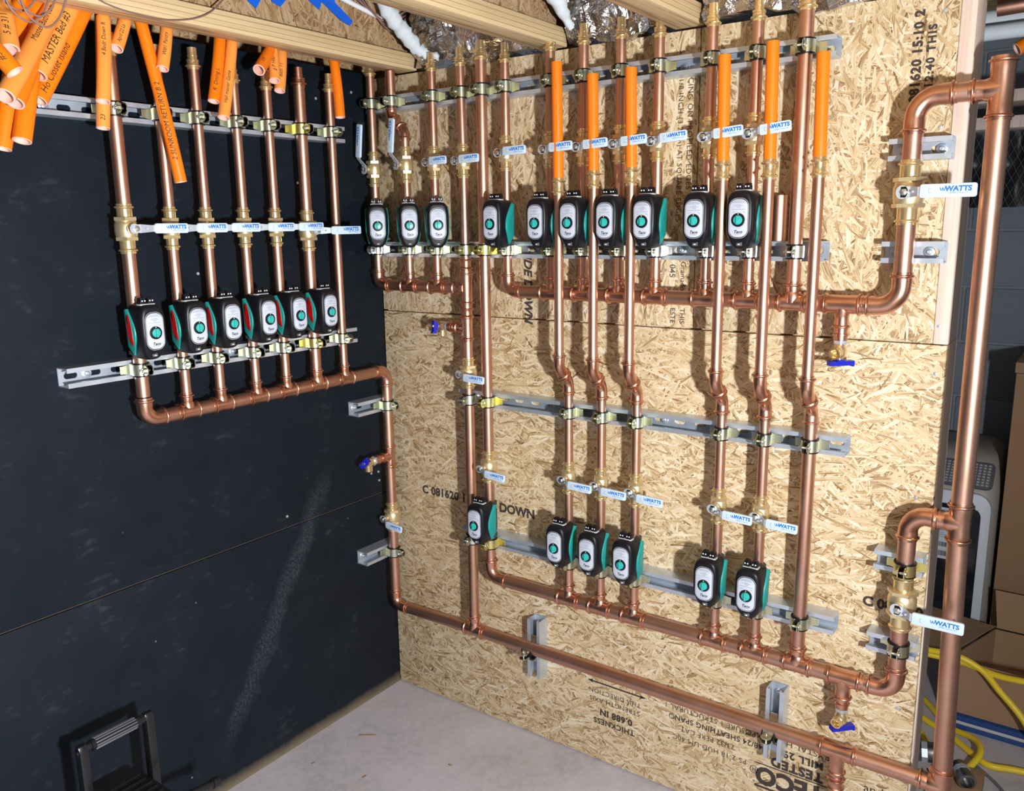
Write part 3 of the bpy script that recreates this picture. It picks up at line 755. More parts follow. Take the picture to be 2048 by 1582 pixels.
# --- tall pipe at the wall end
XT = 1.580; RT = .0188
tp = Run('copper_riser', (XT, Y, .2), 'tall thick copper pipe standing at the right end of the wall', 'pipe')
ZT1, ZT2 = 1.684, .882
tp.tee((XT, Y, ZT1), UPV, LX, RT, RB, .054, .050)
tp.pipe((XT, Y, ZT1 - .046), (XT, Y, ZT2 + .034), RT).tee((XT, Y, ZT2), UPV, LX, RT, RB, .042, .048)
tp.pipe((XT, Y, ZT2 - .034), (XT + .012, Y, ZB + .036), RT).tee((XT + .012, Y, ZB), UPV, LX, RT, RB, .042, .046)
tp.pipe((XT + .012, Y, ZB - .034), (XT + .012, Y, .16), RT)
XR1, XR2 = 1.443, 1.490
ZM2, ZM3 = 1.296, .490
tp.pipe((XT - .044, Y, ZT1), (XR1 + .060, Y, ZT1), RB).elbow((XR1, Y, ZT1), RXD, DN, RB, .040, .028)
tp.elbow((XR2, Y, ZT2), RXD, DN, RB, .034, .020)
for xr, zt, zv, zm, lab in ((XR1, ZT1 - .06, 1.511, ZM2, 'upper'), (XR2, ZT2 - .05, .692, ZM3, 'lower')):
    d = Run('copper_riser', (xr, Y, zm + .06), f'thick copper drop through the {lab} big ball valve', 'pipe')
    d.pipe((xr, Y, zt + .02), (xr, Y, zv + .044), RB).pipe((xr, Y, zv - .044), (xr, Y, zm + .055), RB)
    valve(T(xr, Y, zv), RB, .060, .122, f'large brass ball valve with long lever, {lab} one at the wall end')
clamp(T(XR2, Y, .766), RB, 'clamp above the lower big valve', 'zinc_gold'); clamp(T(XR2, Y, .590), RB, 'clamp below the lower big valve', 'zinc')
# --- manifold under the three corner pumps
RN = .0150; ZM1 = 1.299
XA, XB0, XB, XC_ = .045, .121, .166, .268
m1 = Run('copper_manifold', (.2, Y, ZM1), 'short copper manifold under the three pumps at the corner', 'manifold', 'copper manifolds')
m1.elbow((XA, Y, ZM1), UPV, RXD, RN, .024, .022)
m1.pipe((XA + .03, Y, ZM1), (XB - .026, Y, ZM1), RN).tee((XB, Y, ZM1), RXD, UPV, RN, R34, .032, .042)
m1.pipe((XB + .026, Y, ZM1), (XC_ - .026, Y, ZM1), RN).tee((XC_, Y, ZM1), RXD, UPV, RN, R34, .032, .042)
m1.pipe((XC_ + .026, Y, ZM1), (XD - .040, Y, ZM1), RN)
# --- manifold under the row of seven pumps
UP = [(.505, R34, 1.894), (.638, R34, 1.904), (.730, R34, 1.906), (.827, R34, 1.906), (.921, R34, 1.897), (1.042, R34, 1.902), (1.139, R34, 1.899), (1.235, R1, 1.905)]
RM2 = .0163
m2 = Run('copper_manifold', (.9, Y, ZM2), 'long copper manifold under the row of seven pumps', 'manifold', 'copper manifolds')
m2.elbow((UP[0][0], Y, ZM2), UPV, RXD, RM2 - .002, .026, .022); prev = .505 + .03
for x, r, zt in UP[1:]:
    m2.pipe((prev, Y, ZM2), (x - .026, Y, ZM2), RM2).tee((x, Y, ZM2), RXD, UPV, RM2, r, .032, .044); prev = x + .026
m2.pipe((prev, Y, ZM2), (1.336 - .03, Y, ZM2), RB).tee((1.336, Y, ZM2), RXD, DN, RB, R34 + .001, .040, .052)
m2.pipe((1.336 + .03, Y, ZM2), (XR1 - .05, Y, ZM2), RB).elbow((XR1, Y, ZM2), UPV, LX, RB, .040, .026)
m2.pipe((1.336, Y, ZM2 - .046), (1.336, Y, ZM2 - .062), R34 + .001)
drain((1.336, Y, ZM2 - .072), DN, (-.15, -1, -.05), DN, 'blue handled drain valve under the manifold of the seven pumps')
# --- lower manifold
LO = [(.688, R34), (.783, R34), (.879, R34), (1.091, R34), (1.189, R34), (1.287, R1)]
XE = .431
m3 = Run('copper_manifold', (.9, Y, ZM3), 'lower copper manifold under the lowest row of pumps', 'manifold', 'copper manifolds')
m3.elbow((XE, Y, ZM3), UPV, RXD, R1 + .001, .034, .024); prev = XE + .04
for x, r in LO:
    m3.pipe((prev, Y, ZM3), (x - .028, Y, ZM3), RB).tee((x, Y, ZM3), RXD, UPV, RB, r, .034, .046); prev = x + .028
m3.pipe((prev, Y, ZM3), (1.388 - .03, Y, ZM3), RB).tee((1.388, Y, ZM3), RXD, DN, RB, R1, .038, .052)
m3.pipe((1.388 + .03, Y, ZM3), (XR2 - .045, Y, ZM3), RB).elbow((XR2, Y, ZM3), UPV, LX, RB, .034, .024)
m3.pipe((1.388, Y, ZM3 - .046), (1.388, Y, ZM3 - .058), R34 + .001)
drain((1.388, Y, ZM3 - .072), DN, (-.2, -1, -.12), DN, 'blue handled drain valve under the lower manifold')
# --- corner risers with their pumps
GC = 'copper risers on the strand board wall'
ZPU, ZVU = 1.4655, 1.638
def riser(x, r, zlo, zp, zv, zt, lab, rt, hl=.043, zs=()):
    R_ = Run('copper_riser', (x, Y, zlo), lab, 'pipe', GC); z = zlo
    stops = sorted(([(zp - .046, zp + .046)] if zp else []) + ([(zv - hl + .015, zv + hl - .015)] if zv else []))
    for a, b in stops: R_.pipe((x, Y, z), (x, Y, a), r); z = b
    R_.pipe((x, Y, z), (x, Y, zt - .028), r)
    R_.adapter((x, Y, zt - .042), r, rt); return R_
corner = 'in the trio at the corner'
riser(XA, R34 + .001, ZM1 + .046, ZPU, 1.618, 1.912, 'copper riser nearest the corner with upright valve lever', .0115)
pump(T(XA, Y, ZPU) @ RZ(47), R34, f'pump facing straight out, leftmost {corner}')
valve(T(XA, Y, 1.622) @ RZ(-8), R34 + .001, .048, .118, 'ball valve with lever turned up, nearest the corner', turn=-82)
b_ = Run('copper_riser', (XB, Y, ZM1 + .04), 'copper riser with a double bend beside the corner', 'pipe', GC)
b_.pipe((XB, Y, ZM1 + .030), (XB, Y, ZPU - .046), R34).pipe((XB, Y, ZPU + .046), (XB, Y, 1.628 - .030), R34)
dv = Vector((XB0 - XB, 0, .050)).normalized()
b_.elbow((XB, Y, 1.715), DN, dv, R34 + .002, .030, .012, 45).elbow((XB0, Y, 1.760), UPV, -dv, R34 + .002, .024, .014, 45)
b_.pipe((XB, Y, 1.665), (XB, Y, 1.695), R34 + .001).pipe((XB0, Y, 1.775), (XB0, Y, 1.876), R34 + .002)
pump(T(XB, Y, ZPU) @ RZ(46), R34, f'pump facing straight out, middle one {corner}')
valve(T(XB, Y, 1.628) @ RZ(-8), R34 + .001, .048, .118, 'ball valve with lever turned up, below the double bend', turn=-82)
riser(XC_, R34, ZM1 + .030, ZPU, 1.628, 1.900, 'third copper riser from the corner', .0085)
pump(T(XC_, Y, ZPU) @ RZ(45), R34, f'pump facing straight out, rightmost {corner}')
valve(T(XC_, Y, 1.628), R34, .043, .086, 'ball valve above the rightmost of the three corner pumps', turn=-1)
# D: long riser to the bottom pipe
dr = Run('copper_riser', (XD, Y, ZB + .04), 'long copper riser from ceiling to the bottom pipe, fourth from the corner', 'pipe', GC)
ZDD, ZDV = 1.192, 1.070
dr.adapter((XD - .003, Y, 1.902 - .042), R34, .0095).pipe((XD, Y, 1.627 + .028), (XD - .003, Y, 1.874), R34).pipe((XD, Y, 1.627 - .028), (XD, Y, ZM1 + .070), R34)
dr.coupling((XD, Y, ZM1 + .046), UPV, R34 + .002, .036).tee((XD, Y, ZM1), UPV, LX, R1 + .001, RN, .046, .044)
dr.pipe((XD, Y, ZM1 - .040), (XD, Y, ZDD + .030), R1).coupling((XD, Y, ZM1 - .082), UPV, R1, .034).tee((XD, Y, ZDD), UPV, LX, R1, R34, .036, .040)
dr.pipe((XD, Y, ZDD - .03), (XD, Y, ZDV + .03), R1).pipe((XD, Y, ZDV - .03), (XD, Y, ZB + .035), R1)
dr.pipe((XD - .036, Y, ZDD), (XD - .055, Y, ZDD), R34)
drain((XD - .064, Y, ZDD), LX, DN, (-.5, -1, .1), 'blue handled drain valve beside the corner on the long riser', .020)
valve(T(XD, Y, 1.627), R34, .043, .092, 'ball valve on the long pumpless riser near the ceiling', turn=-1)
valve(T(XD, Y, ZDV), R1, .043, .098, 'ball valve on the long riser below its drain', turn=3)
# E
er = Run('copper_riser', (XE, Y, ZM3 + .06), 'thick copper riser running from the ceiling to the lower manifold, fifth from the corner', 'pipe', GC)
ZEV, ZEP = .815, .664
er.adapter((XE, Y, 1.909 - .042), R1, .0130).pipe((XE, Y, ZEV + .030), (XE, Y, 1.881), R1).pipe((XE, Y, ZEV - .030), (XE, Y, ZEP + .046), R1).pipe((XE, Y, ZEP - .046), (XE, Y, ZM3 + .055), R1)
valve(T(XE, Y, ZEV), R1, .045, .096, 'ball valve above the lone pump near the corner', turn=4)
pump(T(XE, Y, ZEP), R1, 'lone pump low on the thick riser near the corner')
# upper row
for i, (x, r, zt) in enumerate(UP):
    nm = ordn[i]
    if i < 7:
        riser(x, r, ZM2 + (.048 if i == 0 else .030), ZPU, ZVU, zt, f'copper riser of the {nm} pump in the upper row of seven', .0095)
        pump(T(x, Y, ZPU), r, f'{nm} pump from the left in the upper row of seven')
        valve(T(x, Y, ZVU), r, .043, .093 if i else .096, f'ball valve above the {nm} pump in the upper row of seven', turn=-1 - i * .6)
    else: riser(x, r, ZM2 + .030, None, None, zt, 'thick pumpless copper riser right of the upper row of pumps', .0120)
# front risers with orange tubes
TOP = [1.827, 1.790, 1.793, 1.793, 1.806, 1.774]
BOT = [1.563, 1.575, 1.578, 1.580, 1.578, 1.577]
ZLP, ZLV = .656, .826
def hollow(P0, P1, r, bend=(0, 0, 0), n=20):
    P0, P1, bend = Vector(P0), Vector(P1), Vector(bend); N = 8; c = []
    for i in range(N + 1): t = i / N; c.append(P0.lerp(P1, t) + bend * 4 * t * (1 - t))
    tg = [(c[min(i + 1, N)] - c[max(i - 1, 0)]).normalized() for i in range(N + 1)]
    return c, tg
def orange(P0, P1, r, label, mat='orange', bend=(0, 0, 0), words=(), group='orange tubes hanging from the ceiling'):
    """P0 top, P1 open lower end"""
    O = Vector(P1); c, tg = hollow(P0, P1, r, bend); c = [p - O for p in c]
    t = thing('orange_tube', Matrix.Translation(O), label, 'tube', group)
    tb = link('tube_wall', MB().sweep([(p, q, r) for p, q in zip(c, tg)], 20, False).mesh('tube_wall', 0, 60), mat, t)
    e, d = c[-1], tg[-1]
    link('cut_end', MB().sweep([(e - d * .0002, d, r * .995), (e + d * .0006, d, r * .97), (e + d * .0006, d, r * .80), (e - d * .05, d, r * .78), (e - d * .0501, d, r * .02)], 20, False).mesh('cut_end', 0, 40), 'pink_cut', t)
    e, d = c[0], -tg[0]
    link('far_end', MB().sweep([(e - d * .0002, d, r * .995), (e + d * .0004, d, r * .97), (e + d * .0004, d, r * .80), (e - d * .02, d, r * .78), (e - d * .0201, d, r * .02)], 20, False).mesh('far_end', 0, 40), mat, t)
    camp = Vector((1.776, -1.818, 1.4595))
    for (w, size, s0, off) in words:
        # handwriting wrapped on the tube, s0: start along the axis from the lower end (m)
        me = text_mesh(w, size * .85, 0.0, .25, 'LEFT', 1.0, 2).copy()
        bm = bmesh.new(); bm.from_mesh(me)
        for _ in range(2):
            lg = [q for q in bm.edges if q.calc_length() > .004]
            if lg: bmesh.ops.subdivide_edges(bm, edges=lg, cuts=1)
        bmesh.ops.triangulate(bm, faces=bm.faces)
        Ltot = sum((c[i + 1] - c[i]).length for i in range(len(c) - 1))
        for v in bm.verts:
            s = s0 + v.co.x; tt = max(0., min(1., 1 - s / Ltot)) * (len(c) - 1); i = min(int(tt), len(c) - 2); f = tt - i
            P = c[i].lerp(c[i + 1], f); dd = tg[i].lerp(tg[i + 1], f).normalized()
            fr = (camp - (P + O)); fr = (fr - dd * fr.dot(dd)).normalized(); sd = dd.cross(fr)
            a = (v.co.y + off) / r
            v.co = P + (fr * math.cos(a) + sd * math.sin(a)) * (r + .0005)
        bm.to_mesh(me); bm.free()
        link('handwriting', me, 'ink_black', tb)
    return t
for i, (x, r) in enumerate(LO):
    nm = ordn[i]; last = i == 5
    f = Run('copper_riser', (x, Y, ZM3 + .04), f'copper riser stepping back to the wall under the {nm} upright orange tube', 'pipe', 'front risers with orange tubes')
    zj0, zj1 = 1.146 + (.004 if i == 0 else 0), 1.052
    zc = BOT[i]
    f.coupling((x, YF, zc - .034), UPV, r if not last else R34, .040, 'brass')
    f.pipe((x, YF, zj0 - .012), (x, YF, zc - .028), R34)
    # 45 degree step back
    dy = Y - YF; zm = (zj0 + zj1) / 2 - .004; a = Vector((x, YF, zm + dy / 2 + .0)); b = Vector((x, Y, zm - dy / 2))
    dvv = (b - a).normalized()
    f.elbow(a, UPV, dvv, R34 + .001, .030, .022, 45).elbow(b, DN, -dvv, R34 + .001, .030, .022, 45)
    if last: f.pipe((x, Y, ZM3 + .032), (x, Y, zj1 + .010), r)
    else:
        f.pipe((x, Y, ZM3 + .032), (x, Y, ZLP - .046), r).pipe((x, Y, ZLP + .046), (x, Y, ZLV - .028), r).pipe((x, Y, ZLV + .028), (x, Y, zj1 + .010), r)
        pump(T(x, Y, ZLP), r, f'{nm} pump from the left in the lowest row of five')
        valve(T(x, Y, ZLV), r, .043, .098, f'ball valve above the {nm} pump in the lowest row', turn=2)
    orange((x - .004, YF, TOP[i]), (x, YF, zc - .012), .0126, f'{nm} of the six upright orange tubes pushed onto brass couplings', 'orange', group='upright orange tubes')
# clamps on the four rails
for nm, zr, xs in (('topmost', Z1, [(XA, R34 + .001), (XB0, R34 + .002), (XC_, R34), (XD - .002, R34), (XE, R1)] + [(x, r) for x, r, _ in UP]),
                   ('second', Z2, [(XA, R34), (XB, R34), (XC_, R34), (XD, R34), (XE, R1)] + [(x, r) for x, r, _ in UP]),
                   ('third', Z3, [(XD, R1), (XE, R1)] + LO), ('lowest', Z4, [(XD, R1), (XE, R1)] + LO)):
    for i, (x, r) in enumerate(xs):
        gold = (nm in ('third', 'lowest') and i == 1) or (nm == 'second' and i == 4)
        white = (nm == 'second' and i > 8) or (nm != 'topmost' and i == 0)
        clamp(T(x, Y, zr), r, f'{ordn[i]} clamp from the corner on the {nm} long strut of the strand board wall', 'zinc_gold' if gold else 'zinc_white' if white else 'zinc')
# loose piece of copper standing on the second rail
lp = thing('copper_offcut', T(1.186, -.0205, Z2 + .0212), 'loose copper pipe offcut standing on the second strut behind the risers', 'pipe')
link('pipe', MB().lathe([(0, .0170), (.094, .0170), (.094, .0152), (.0, .0152)], 24, cap=(False, False)).mesh('pipe', 0, 45), 'copper', lp)

# ================================================================== PRINT ON THE BOARDS
def stamp(body, size, x, z, rot, panel, **kw):
    return text(body, size, 'stamp_ink', panel, T(x, -.0006, z) @ FRONT @ RZ(rot), name='stamped_lettering', **kw)
U = 180
stamp('THICKNESS', .0225, .794, .1235, U, pl, bold=.0007, space=1.1); stamp('0.688 IN', .0255, .800, .1525, U, pl, bold=.0012, space=1.1)
stamp('STRENGTH AXIS', .0195, .795, .186, U, pl, space=1.08); stamp('THIS DIRECTION', .0195, .795, .211, U, pl, space=1.08)
ar = MB(); ar.box((.715, -.0008, .2355), (.885, -.0002, .2395))
for sx, x in ((1, .715), (-1, .885)): ar.prism([(x, .2375), (x + sx * .014, .2435), (x + sx * .011, .2375), (x + sx * .014, .2315)], .0002, .0008, RX(90))
link('stamped_arrow', ar.mesh('stamped_arrow'), 'stamp_ink', pl)
for k, (s, sz, b) in enumerate((('PS 2-18 HUD-UM-40C', .0195, 0), ('23/32 PERF CAT', .0195, 0), ('48/24 SHEATHING SPAN®', .0200, .0004), ('EXPOSURE 1 STRUCTURAL 1', .0195, 0), ('24oc FLOOR SPAN®', .0195, 0))):
    stamp(s, sz, (1.065, 1.060, 1.078, 1.075, 1.052)[k], .160 + .0275 * k, U, pl, bold=b, space=1.08)
stamp('TECO', .062, 1.268, .142, U, pl, bold=.003); stamp('®', .028, 1.182, .150, U, pl)
stamp('TESTED', .032, 1.283, .188, U, pl, bold=.0018, space=1.15); stamp('MILL 293', .026, 1.290, .219, U, pl, bold=.001, space=1.1)
stamp('CRYSTAL HILL', .022, 1.300, .247, U, pl, space=1.05)
link('stamped_rule', MB().box((1.185, -.0008, .1690), (1.375, -.0002, .1715)).box((1.185, -.0008, .106), (1.375, -.0002, .111)).mesh('stamped_rule'), 'stamp_ink', pl)
stamp('and are', .030, 1.478, .204, 0, pl); stamp('bond', .030, 1.440, .172, 0, pl)
stamp('C 081620 15:10', .034, .245, .680, 0, pl, bold=.0014, space=1.05); stamp('SIDE DOWN', .036, .440, .676, 0, pl, bold=.0016)
stamp('C 081620', .030, 1.462, .650, 0, pl, bold=.0014)
stamp('SIDE DOWN', .034, .526, 1.305, -90, pu, bold=.0014, shear=.25)
stamp('SPACING ON PROFILED EDGES', .0178, .969, 1.672, -90, pu, space=1.12); stamp('SPACE 1/8 INCH (3.2mm) AT SQUARE EDGES', .0170, .946, 1.650, -90, pu, space=1.12)
stamp('Gramador 8', .0178, .962, 1.330, -90, pu); stamp('045', .0210, .935, 1.352, -90, pu); stamp('THIS', .018, .962, 1.248, -90, pu); stamp('ESTE', .018, .938, 1.248, -90, pu)
stamp('C 081620 15:10 2', .0235, 1.428, 1.655, 90, pe, bold=.0011, space=1.12, align='LEFT'); stamp('E 112:40 THIS', .0200, 1.452, 1.672, 90, pe, bold=.0008, space=1.25, align='LEFT')

# ================================================================== ORANGE TUBES AT THE LEFT
od, o1 = 'orange_dusty', 'orange'
tubes = [
 ((.075, -.986, 1.897), (.100, -1.069, 1.612), .0165, o1, 'orange tube cut off by the left picture edge, lowest end', ()),
 ((.068, -.954, 1.905), (.130, -1.046, 1.625), .0165, o1, 'orange tube reaching lowest in the thick bundle', (('Bath 2 hall', .012, .16, -.012),)),
 ((.070, -.945, 1.860), (.150, -1.059, 1.688), .0165, o1, 'orange tube whose end shows just behind the crossing tube', ()),
 ((.072, -.912, 1.912), (.200, -1.097, 1.690), .0165, od, 'dusty orange tube slanting across the front of the bundle', (('Master Bathroom', .018, .14, .004),)),
 ((.200, -1.140, 1.800), (.250, -1.100, 1.723), .0150, o1, 'short orange tube with its open round end facing out', (('#50', .016, .018, .0),)),
 ((.067, -.879, 1.918), (.120, -.998, 1.746), .0165, od, 'orange tube marked for a master bedroom in the bundle', (('MASTER Bed #3', .022, .02, .0),)),
 ((.062, -.851, 1.916), (.100, -.992, 1.704), .0155, o1, 'deep orange tube on the right side of the bundle', (('Ho Closet Island', .020, .012, .0),)),
 ((.090, -1.035, 1.885), (.160, -1.061, 1.775), .0160, od, 'pale orange tube upright at the left picture edge', (('5 # 311', .018, .02, .0),)),
 ((.060, -.965, 1.899), (.090, -1.022, 1.772), .0165, o1, 'orange tube behind the wire loops', (('Den', .024, .06, .0),)),
 ((.052, -.821, 1.930), (.095, -.870, 1.664), .0130, od, 'longer of two orange tubes hanging before the first riser', (('23', .014, .012, 0),)),
 ((.080, -.837, 1.878), (.125, -.881, 1.711), .0135, od, 'shorter of two orange tubes hanging before the first riser', (('4 Bedr Down R', .013, .09, 0),)),
 ((.060, -.767, 1.925), (.105, -.830, 1.819), .0130, od, 'short slanting orange tube beside the first brass adapter', (('April 22 La', .012, .008, 0),)),
 ((.060, -.752, 1.930), (.105, -.713, 1.564), .0130, o1, 'longest orange tube slanting before the second riser', (('2 SUNROOM RETURN B 2', .0165, .045, 0),)),
 ((.060, -.680, 1.920), (.100, -.729, 1.795), .0130, od, 'short orange tube hanging right of the longest one', (('W#1 Pantry', .013, .025, 0),)),
 ((.060, -.545, 1.925), (.095, -.606, 1.743), .0130, o1, 'darker orange tube of the pair before the fourth riser', (('R  Dining L', .014, .02, 0),)),
 ((.060, -.512, 1.925), (.115, -.598, 1.707), .0130, od, 'paler orange tube of the pair before the fourth riser', (('Hall master Game', .013, .03, 0),)),
 ((.050, -.375, 1.930), (.130, -.503, 1.819), .0140, o1, 'short orange tube pointing at the viewer above the fifth riser', (('LIV', .013, .02, .004),)),
 ((.070, -.416, 1.920), (.120, -.452, 1.803), .0130, od, 'middle orange tube of the three above the fifth riser', (('g P Hab', .014, .02, 0),)),
 ((.050, -.365, 1.926), (.090, -.414, 1.788), .0130, od, 'rightmost orange tube of the three above the fifth riser', (('Bath 11', .014, .03, 0),)),
 ((.058, -.210, 1.930), (.092, -.223, 1.744), .0130, o1, 'orange tube hanging alone before the seventh riser', (('1 1 1 1 1 1 1 1', .008, .01, -.010),)),
]
for a, b, r, m, lab, w in tubes: orange(a, b, r, lab, m, words=w, bend=(.004, 0, 0))

# ================================================================== OVERHEAD CLUTTER
def wire(name, pts, r, mat, label, cat='wire', n=8, group=None):
    o = Vector(pts[0]); return tag(link(name, MB().wire([Vector(p) - o for p in pts], r, n).mesh(name, 0, 60), mat, None, Matrix.Translation(o)), label, cat, group)
wire('thermostat_wire', [(.176, -.93, 1.905), (.174, -.894, 1.886), (.173, -.846, 1.877), (.174, -.774, 1.874), (.174, -.705, 1.886), (.174, -.655, 1.908), (.160, -.602, 1.950), (.145, -.56, 1.97)], .0016, 'wire_brown', 'brown wire drooping over the face of the taped joist')
for k, (dx, dy, dz) in enumerate(((0, 0, 0), (.006, .012, .010), (-.006, -.010, .016), (.01, .02, -.006))):
    wire('thermostat_wire', [(.30 + dx, -1.128 + dy, 1.850 + dz), (.30 + dx, -1.118 + dy, 1.812 + dz), (.30 + dx, -1.090 + dy, 1.796 + dz), (.30 + dx, -1.066 + dy, 1.815 + dz), (.30 + dx, -1.050 + dy, 1.850 + dz)], .0018, 'wire_brown', 'brown wire loop hanging in front of the orange bundle', group='brown wire loops')
for k in range(4):
    q = .012 * k
    wire('thermostat_wire', [(.150, -.20 - q, 2.06), (.158, -.155 - q, 2.005 + q * .3), (.162, -.095, 1.966 + q * .8), (.160, -.045 + q * .4, 1.990 + q), (.152, -.012, 2.03)], .0017, 'wire_brown', 'brown wire sagging under the white cable by the joist web', group='brown wires by the quilt')
wire('white_cable', [(.147, -.36, 2.040), (.150, -.25, 2.018), (.152, -.13, 1.998), (.154, -.045, 1.990), (.154, -.010, 1.985)], .0065, 'wire_white', 'white cable along the taped joist web', 'cable')
def tape(pts, label):
    c = Vector(pts[0]); m = MB(); n = len(pts)
    m.add([Vector(p) - c for p in pts] + [Vector(p) - c + Vector((.0012, 0, 0)) for p in pts], [tuple(range(n)), tuple(range(2 * n - 1, n - 1, -1))] + [(k, (k + 1) % n, n + (k + 1) % n, n + k) for k in range(n)])
    tag(link('painter_tape', m.mesh('tape'), 'tape', None, Matrix.Translation(c)), label, 'tape', 'blue tape on the joist')
x_ = .1395
tape([(x_, -.545, 2.00), (x_, -.535, 1.965), (x_ + .008, -.514, 1.946), (x_ + .002, -.495, 1.968), (x_, -.485, 2.0)], 'leftmost blue tape scrap on the joist web')
tape([(x_, -.475, 2.01), (x_ + .004, -.464, 1.970), (x_ + .010, -.446, 1.962), (x_, -.415, 1.988), (x_, -.405, 2.02)], 'middle blue tape scrap on the joist web')
tape([(x_, -.355, 2.03), (x_ + .003, -.352, 1.994), (x_ + .008, -.326, 1.978), (x_ + .002, -.312, 2.0), (x_ + .014, -.262, 1.965), (x_ + .016, -.236, 1.956), (x_ + .014, -.222, 1.970), (x_ + .004, -.270, 2.006), (x_, -.268, 2.04)], 'long folded blue tape strip hanging on the joist web')
# foil faced insulation quilts
def quilt(x0, x1, label, edge, seed):
    rnd = random.Random(seed); t = thing('insulation_quilt', T(x0, -.01, 1.88), label, 'insulation', 'foil insulation quilts')
    nx, nz = 26, 16; vs = []; w = x1 - x0
    for j in range(nz + 1):
        for i in range(nx + 1):
            u, v = i / nx, j / nz
            y = -.012 - .075 * math.sin(v * 1.9) * (.45 + .55 * math.sin(PI * min(1, u * 1.1))) + rnd.uniform(-.011, .011)
            vs.append((u * w + rnd.uniform(-.004, .004), y + .03 * (1 - u) * 0, v * .272 + .012 * math.sin(u * 9) * (1 - v) + rnd.uniform(-.004, .004)))
    fs = [(j * (nx + 1) + i, j * (nx + 1) + i + 1, (j + 1) * (nx + 1) + i + 1, (j + 1) * (nx + 1) + i) for j in range(nz) for i in range(nx)]
    # bottom roll to give the sheet depth
    b = len(vs)
    vs += [(x, .085, z) for (x, y, z) in vs[:nx + 1]] + [(x, .085, z) for (x, y, z) in vs[nz * (nx + 1):nz * (nx + 1) + nx + 1]]
    fs += [(i, i + 1, b + i + 1, b + i) for i in range(nx)]
    link('foil_facing', MB().add(vs, fs).mesh('foil_facing', 0, 25), 'foil', t)
    if edge:
        m = MB(); path = []
        pts = edge
        for k, p in enumerate(pts):
            a, c = Vector(pts[max(0, k - 1)]), Vector(pts[min(len(pts) - 1, k + 1)])
            path.append((Vector(p) - Vector((x0, -.01, 1.88)), c - a, .019 + .005 * rnd.random()))
        fine = []
        for k in range(len(path) - 1):
            for q in range(5):
                f = q / 5; e = (k + f) / (len(path) - 1)
                fine.append((path[k][0].lerp(path[k + 1][0], f) + Vector([rnd.uniform(-.003, .003) for _ in '123']), path[k][1].lerp(path[k + 1][1], f), (.020 * (1 - .75 * max(0, e - .55) / .45) + rnd.uniform(-.002, .002))))
        m.sweep(fine, 18); m.v = [tuple(c + rnd.uniform(-.0014, .0014) for c in p) for p in m.v]
        link('fibreglass_edge', m.mesh('fibreglass_edge', 0, 80), 'fiber', t)
    return t
quilt(.185, .572, 'foil quilt with a fluffy white edge beside the taped joist', [(.185, -.16, 2.06), (.195, -.14, 2.01), (.206, -.115, 1.975), (.218, -.092, 1.945), (.232, -.068, 1.918), (.250, -.048, 1.902), (.275, -.03, 1.896)], 3)
quilt(.662, .924, 'wrinkled foil quilt between the second and third joists', [(.664, -.20, 2.08), (.668, -.15, 2.03), (.672, -.10, 1.98), (.676, -.06, 1.94), (.682, -.03, 1.905)], 5)
quilt(1.004, 1.49, 'wrinkled foil quilt above the right part of the strand board wall', None, 8)

# ================================================================== BEHIND THE WALL END
a = thing('air_conditioner', T(1.362, 1.365, 0), 'portable air conditioner with glossy black front behind the wall end', 'air conditioner')
def shell():
    m = MB(); rows = []
    N = len(rect(1, 1, .3, 6))
    for z, s, dy in ((.02, .97, 0), (.04, 1, 0), (.560, 1, 0), (.585, .99, .004), (.625, .965, .028), (.665, .92, .060), (.682, .86, .080), (.690, .70, .100)):
        rows.append([(x * s, y * s + dy, z) for x, y in rect(.182, .155, .055, 6)])
    vs = [p for r_ in rows for p in r_]
    fs = [(i * N + k, i * N + (k + 1) % N, (i + 1) * N + (k + 1) % N, (i + 1) * N + k) for i in range(len(rows) - 1) for k in range(N)] + [tuple(range(N - 1, -1, -1)), tuple((len(rows) - 1) * N + k for k in range(N))]
    return m.add(vs, fs).mesh('shell', 0, 50)
link('shell', shell(), 'tan_plastic', a)
link('front_frame', MB().prism(rect(.165, .275, .05, 6, 0, .300), .148, .168, RX(90)).mesh('front_frame', .002), 'ac_white', a)
fp = link('front_panel', MB().prism(rect(.138, .250, .035, 6, 0, .280), .1685, .172, RX(90)).mesh('front_panel', .001), 'ac_black', a)
lb = link('rating_label', MB().box((.005, -.1735, .335), (.085, -.1722, .515)).mesh('rating_label'), 'paper', a)
ml = MB()
for k in range(14): ml.box((.012, -.1742, .505 - .0072 * k), (.030 + .045 * random.random(), -.1736, .5065 - .0072 * k))
link('label_print', ml.mesh('label_print'), 'ink_grey', lb)
bc = MB(); x = .014
while x < .076:
    w = random.choice((.0008, .0012, .002)); bc.box((x, -.1742, .378), (x + w, -.1736, .394)); bc.box((x, -.1742, .345), (x + w, -.1736, .363)); x += w + random.choice((.0010, .0016))
link('barcode', bc.mesh('barcode'), 'ink_black', lb)
gf = link('outlet_frame', MB().prism(rect(.090, .050, .018, 4), -.010, .004).mesh('outlet_frame', .002), 'grey_plastic', a, T(.070, -.121, .628) @ RX(44))
gs = cached('grsq', lambda: MB().add([(-.005, -.004, 0), (.005, -.004, 0), (.005, .004, 0), (-.005, .004, 0), (0, 0, .004)], [(3, 2, 1, 0), (0, 1, 4), (1, 2, 4), (2, 3, 4), (3, 0, 4)]).mesh('louvre', 0, 10))
for i in range(12):
    for j in range(8): link('louvre', gs, 'grille', gf, T(-.074 + .0135 * i, -.0385 + .0110 * j, .0042))
c2 = thing('tall_carton', T(1.556, 1.20, 0), 'tall closed cardboard carton right of the air conditioner', 'carton')
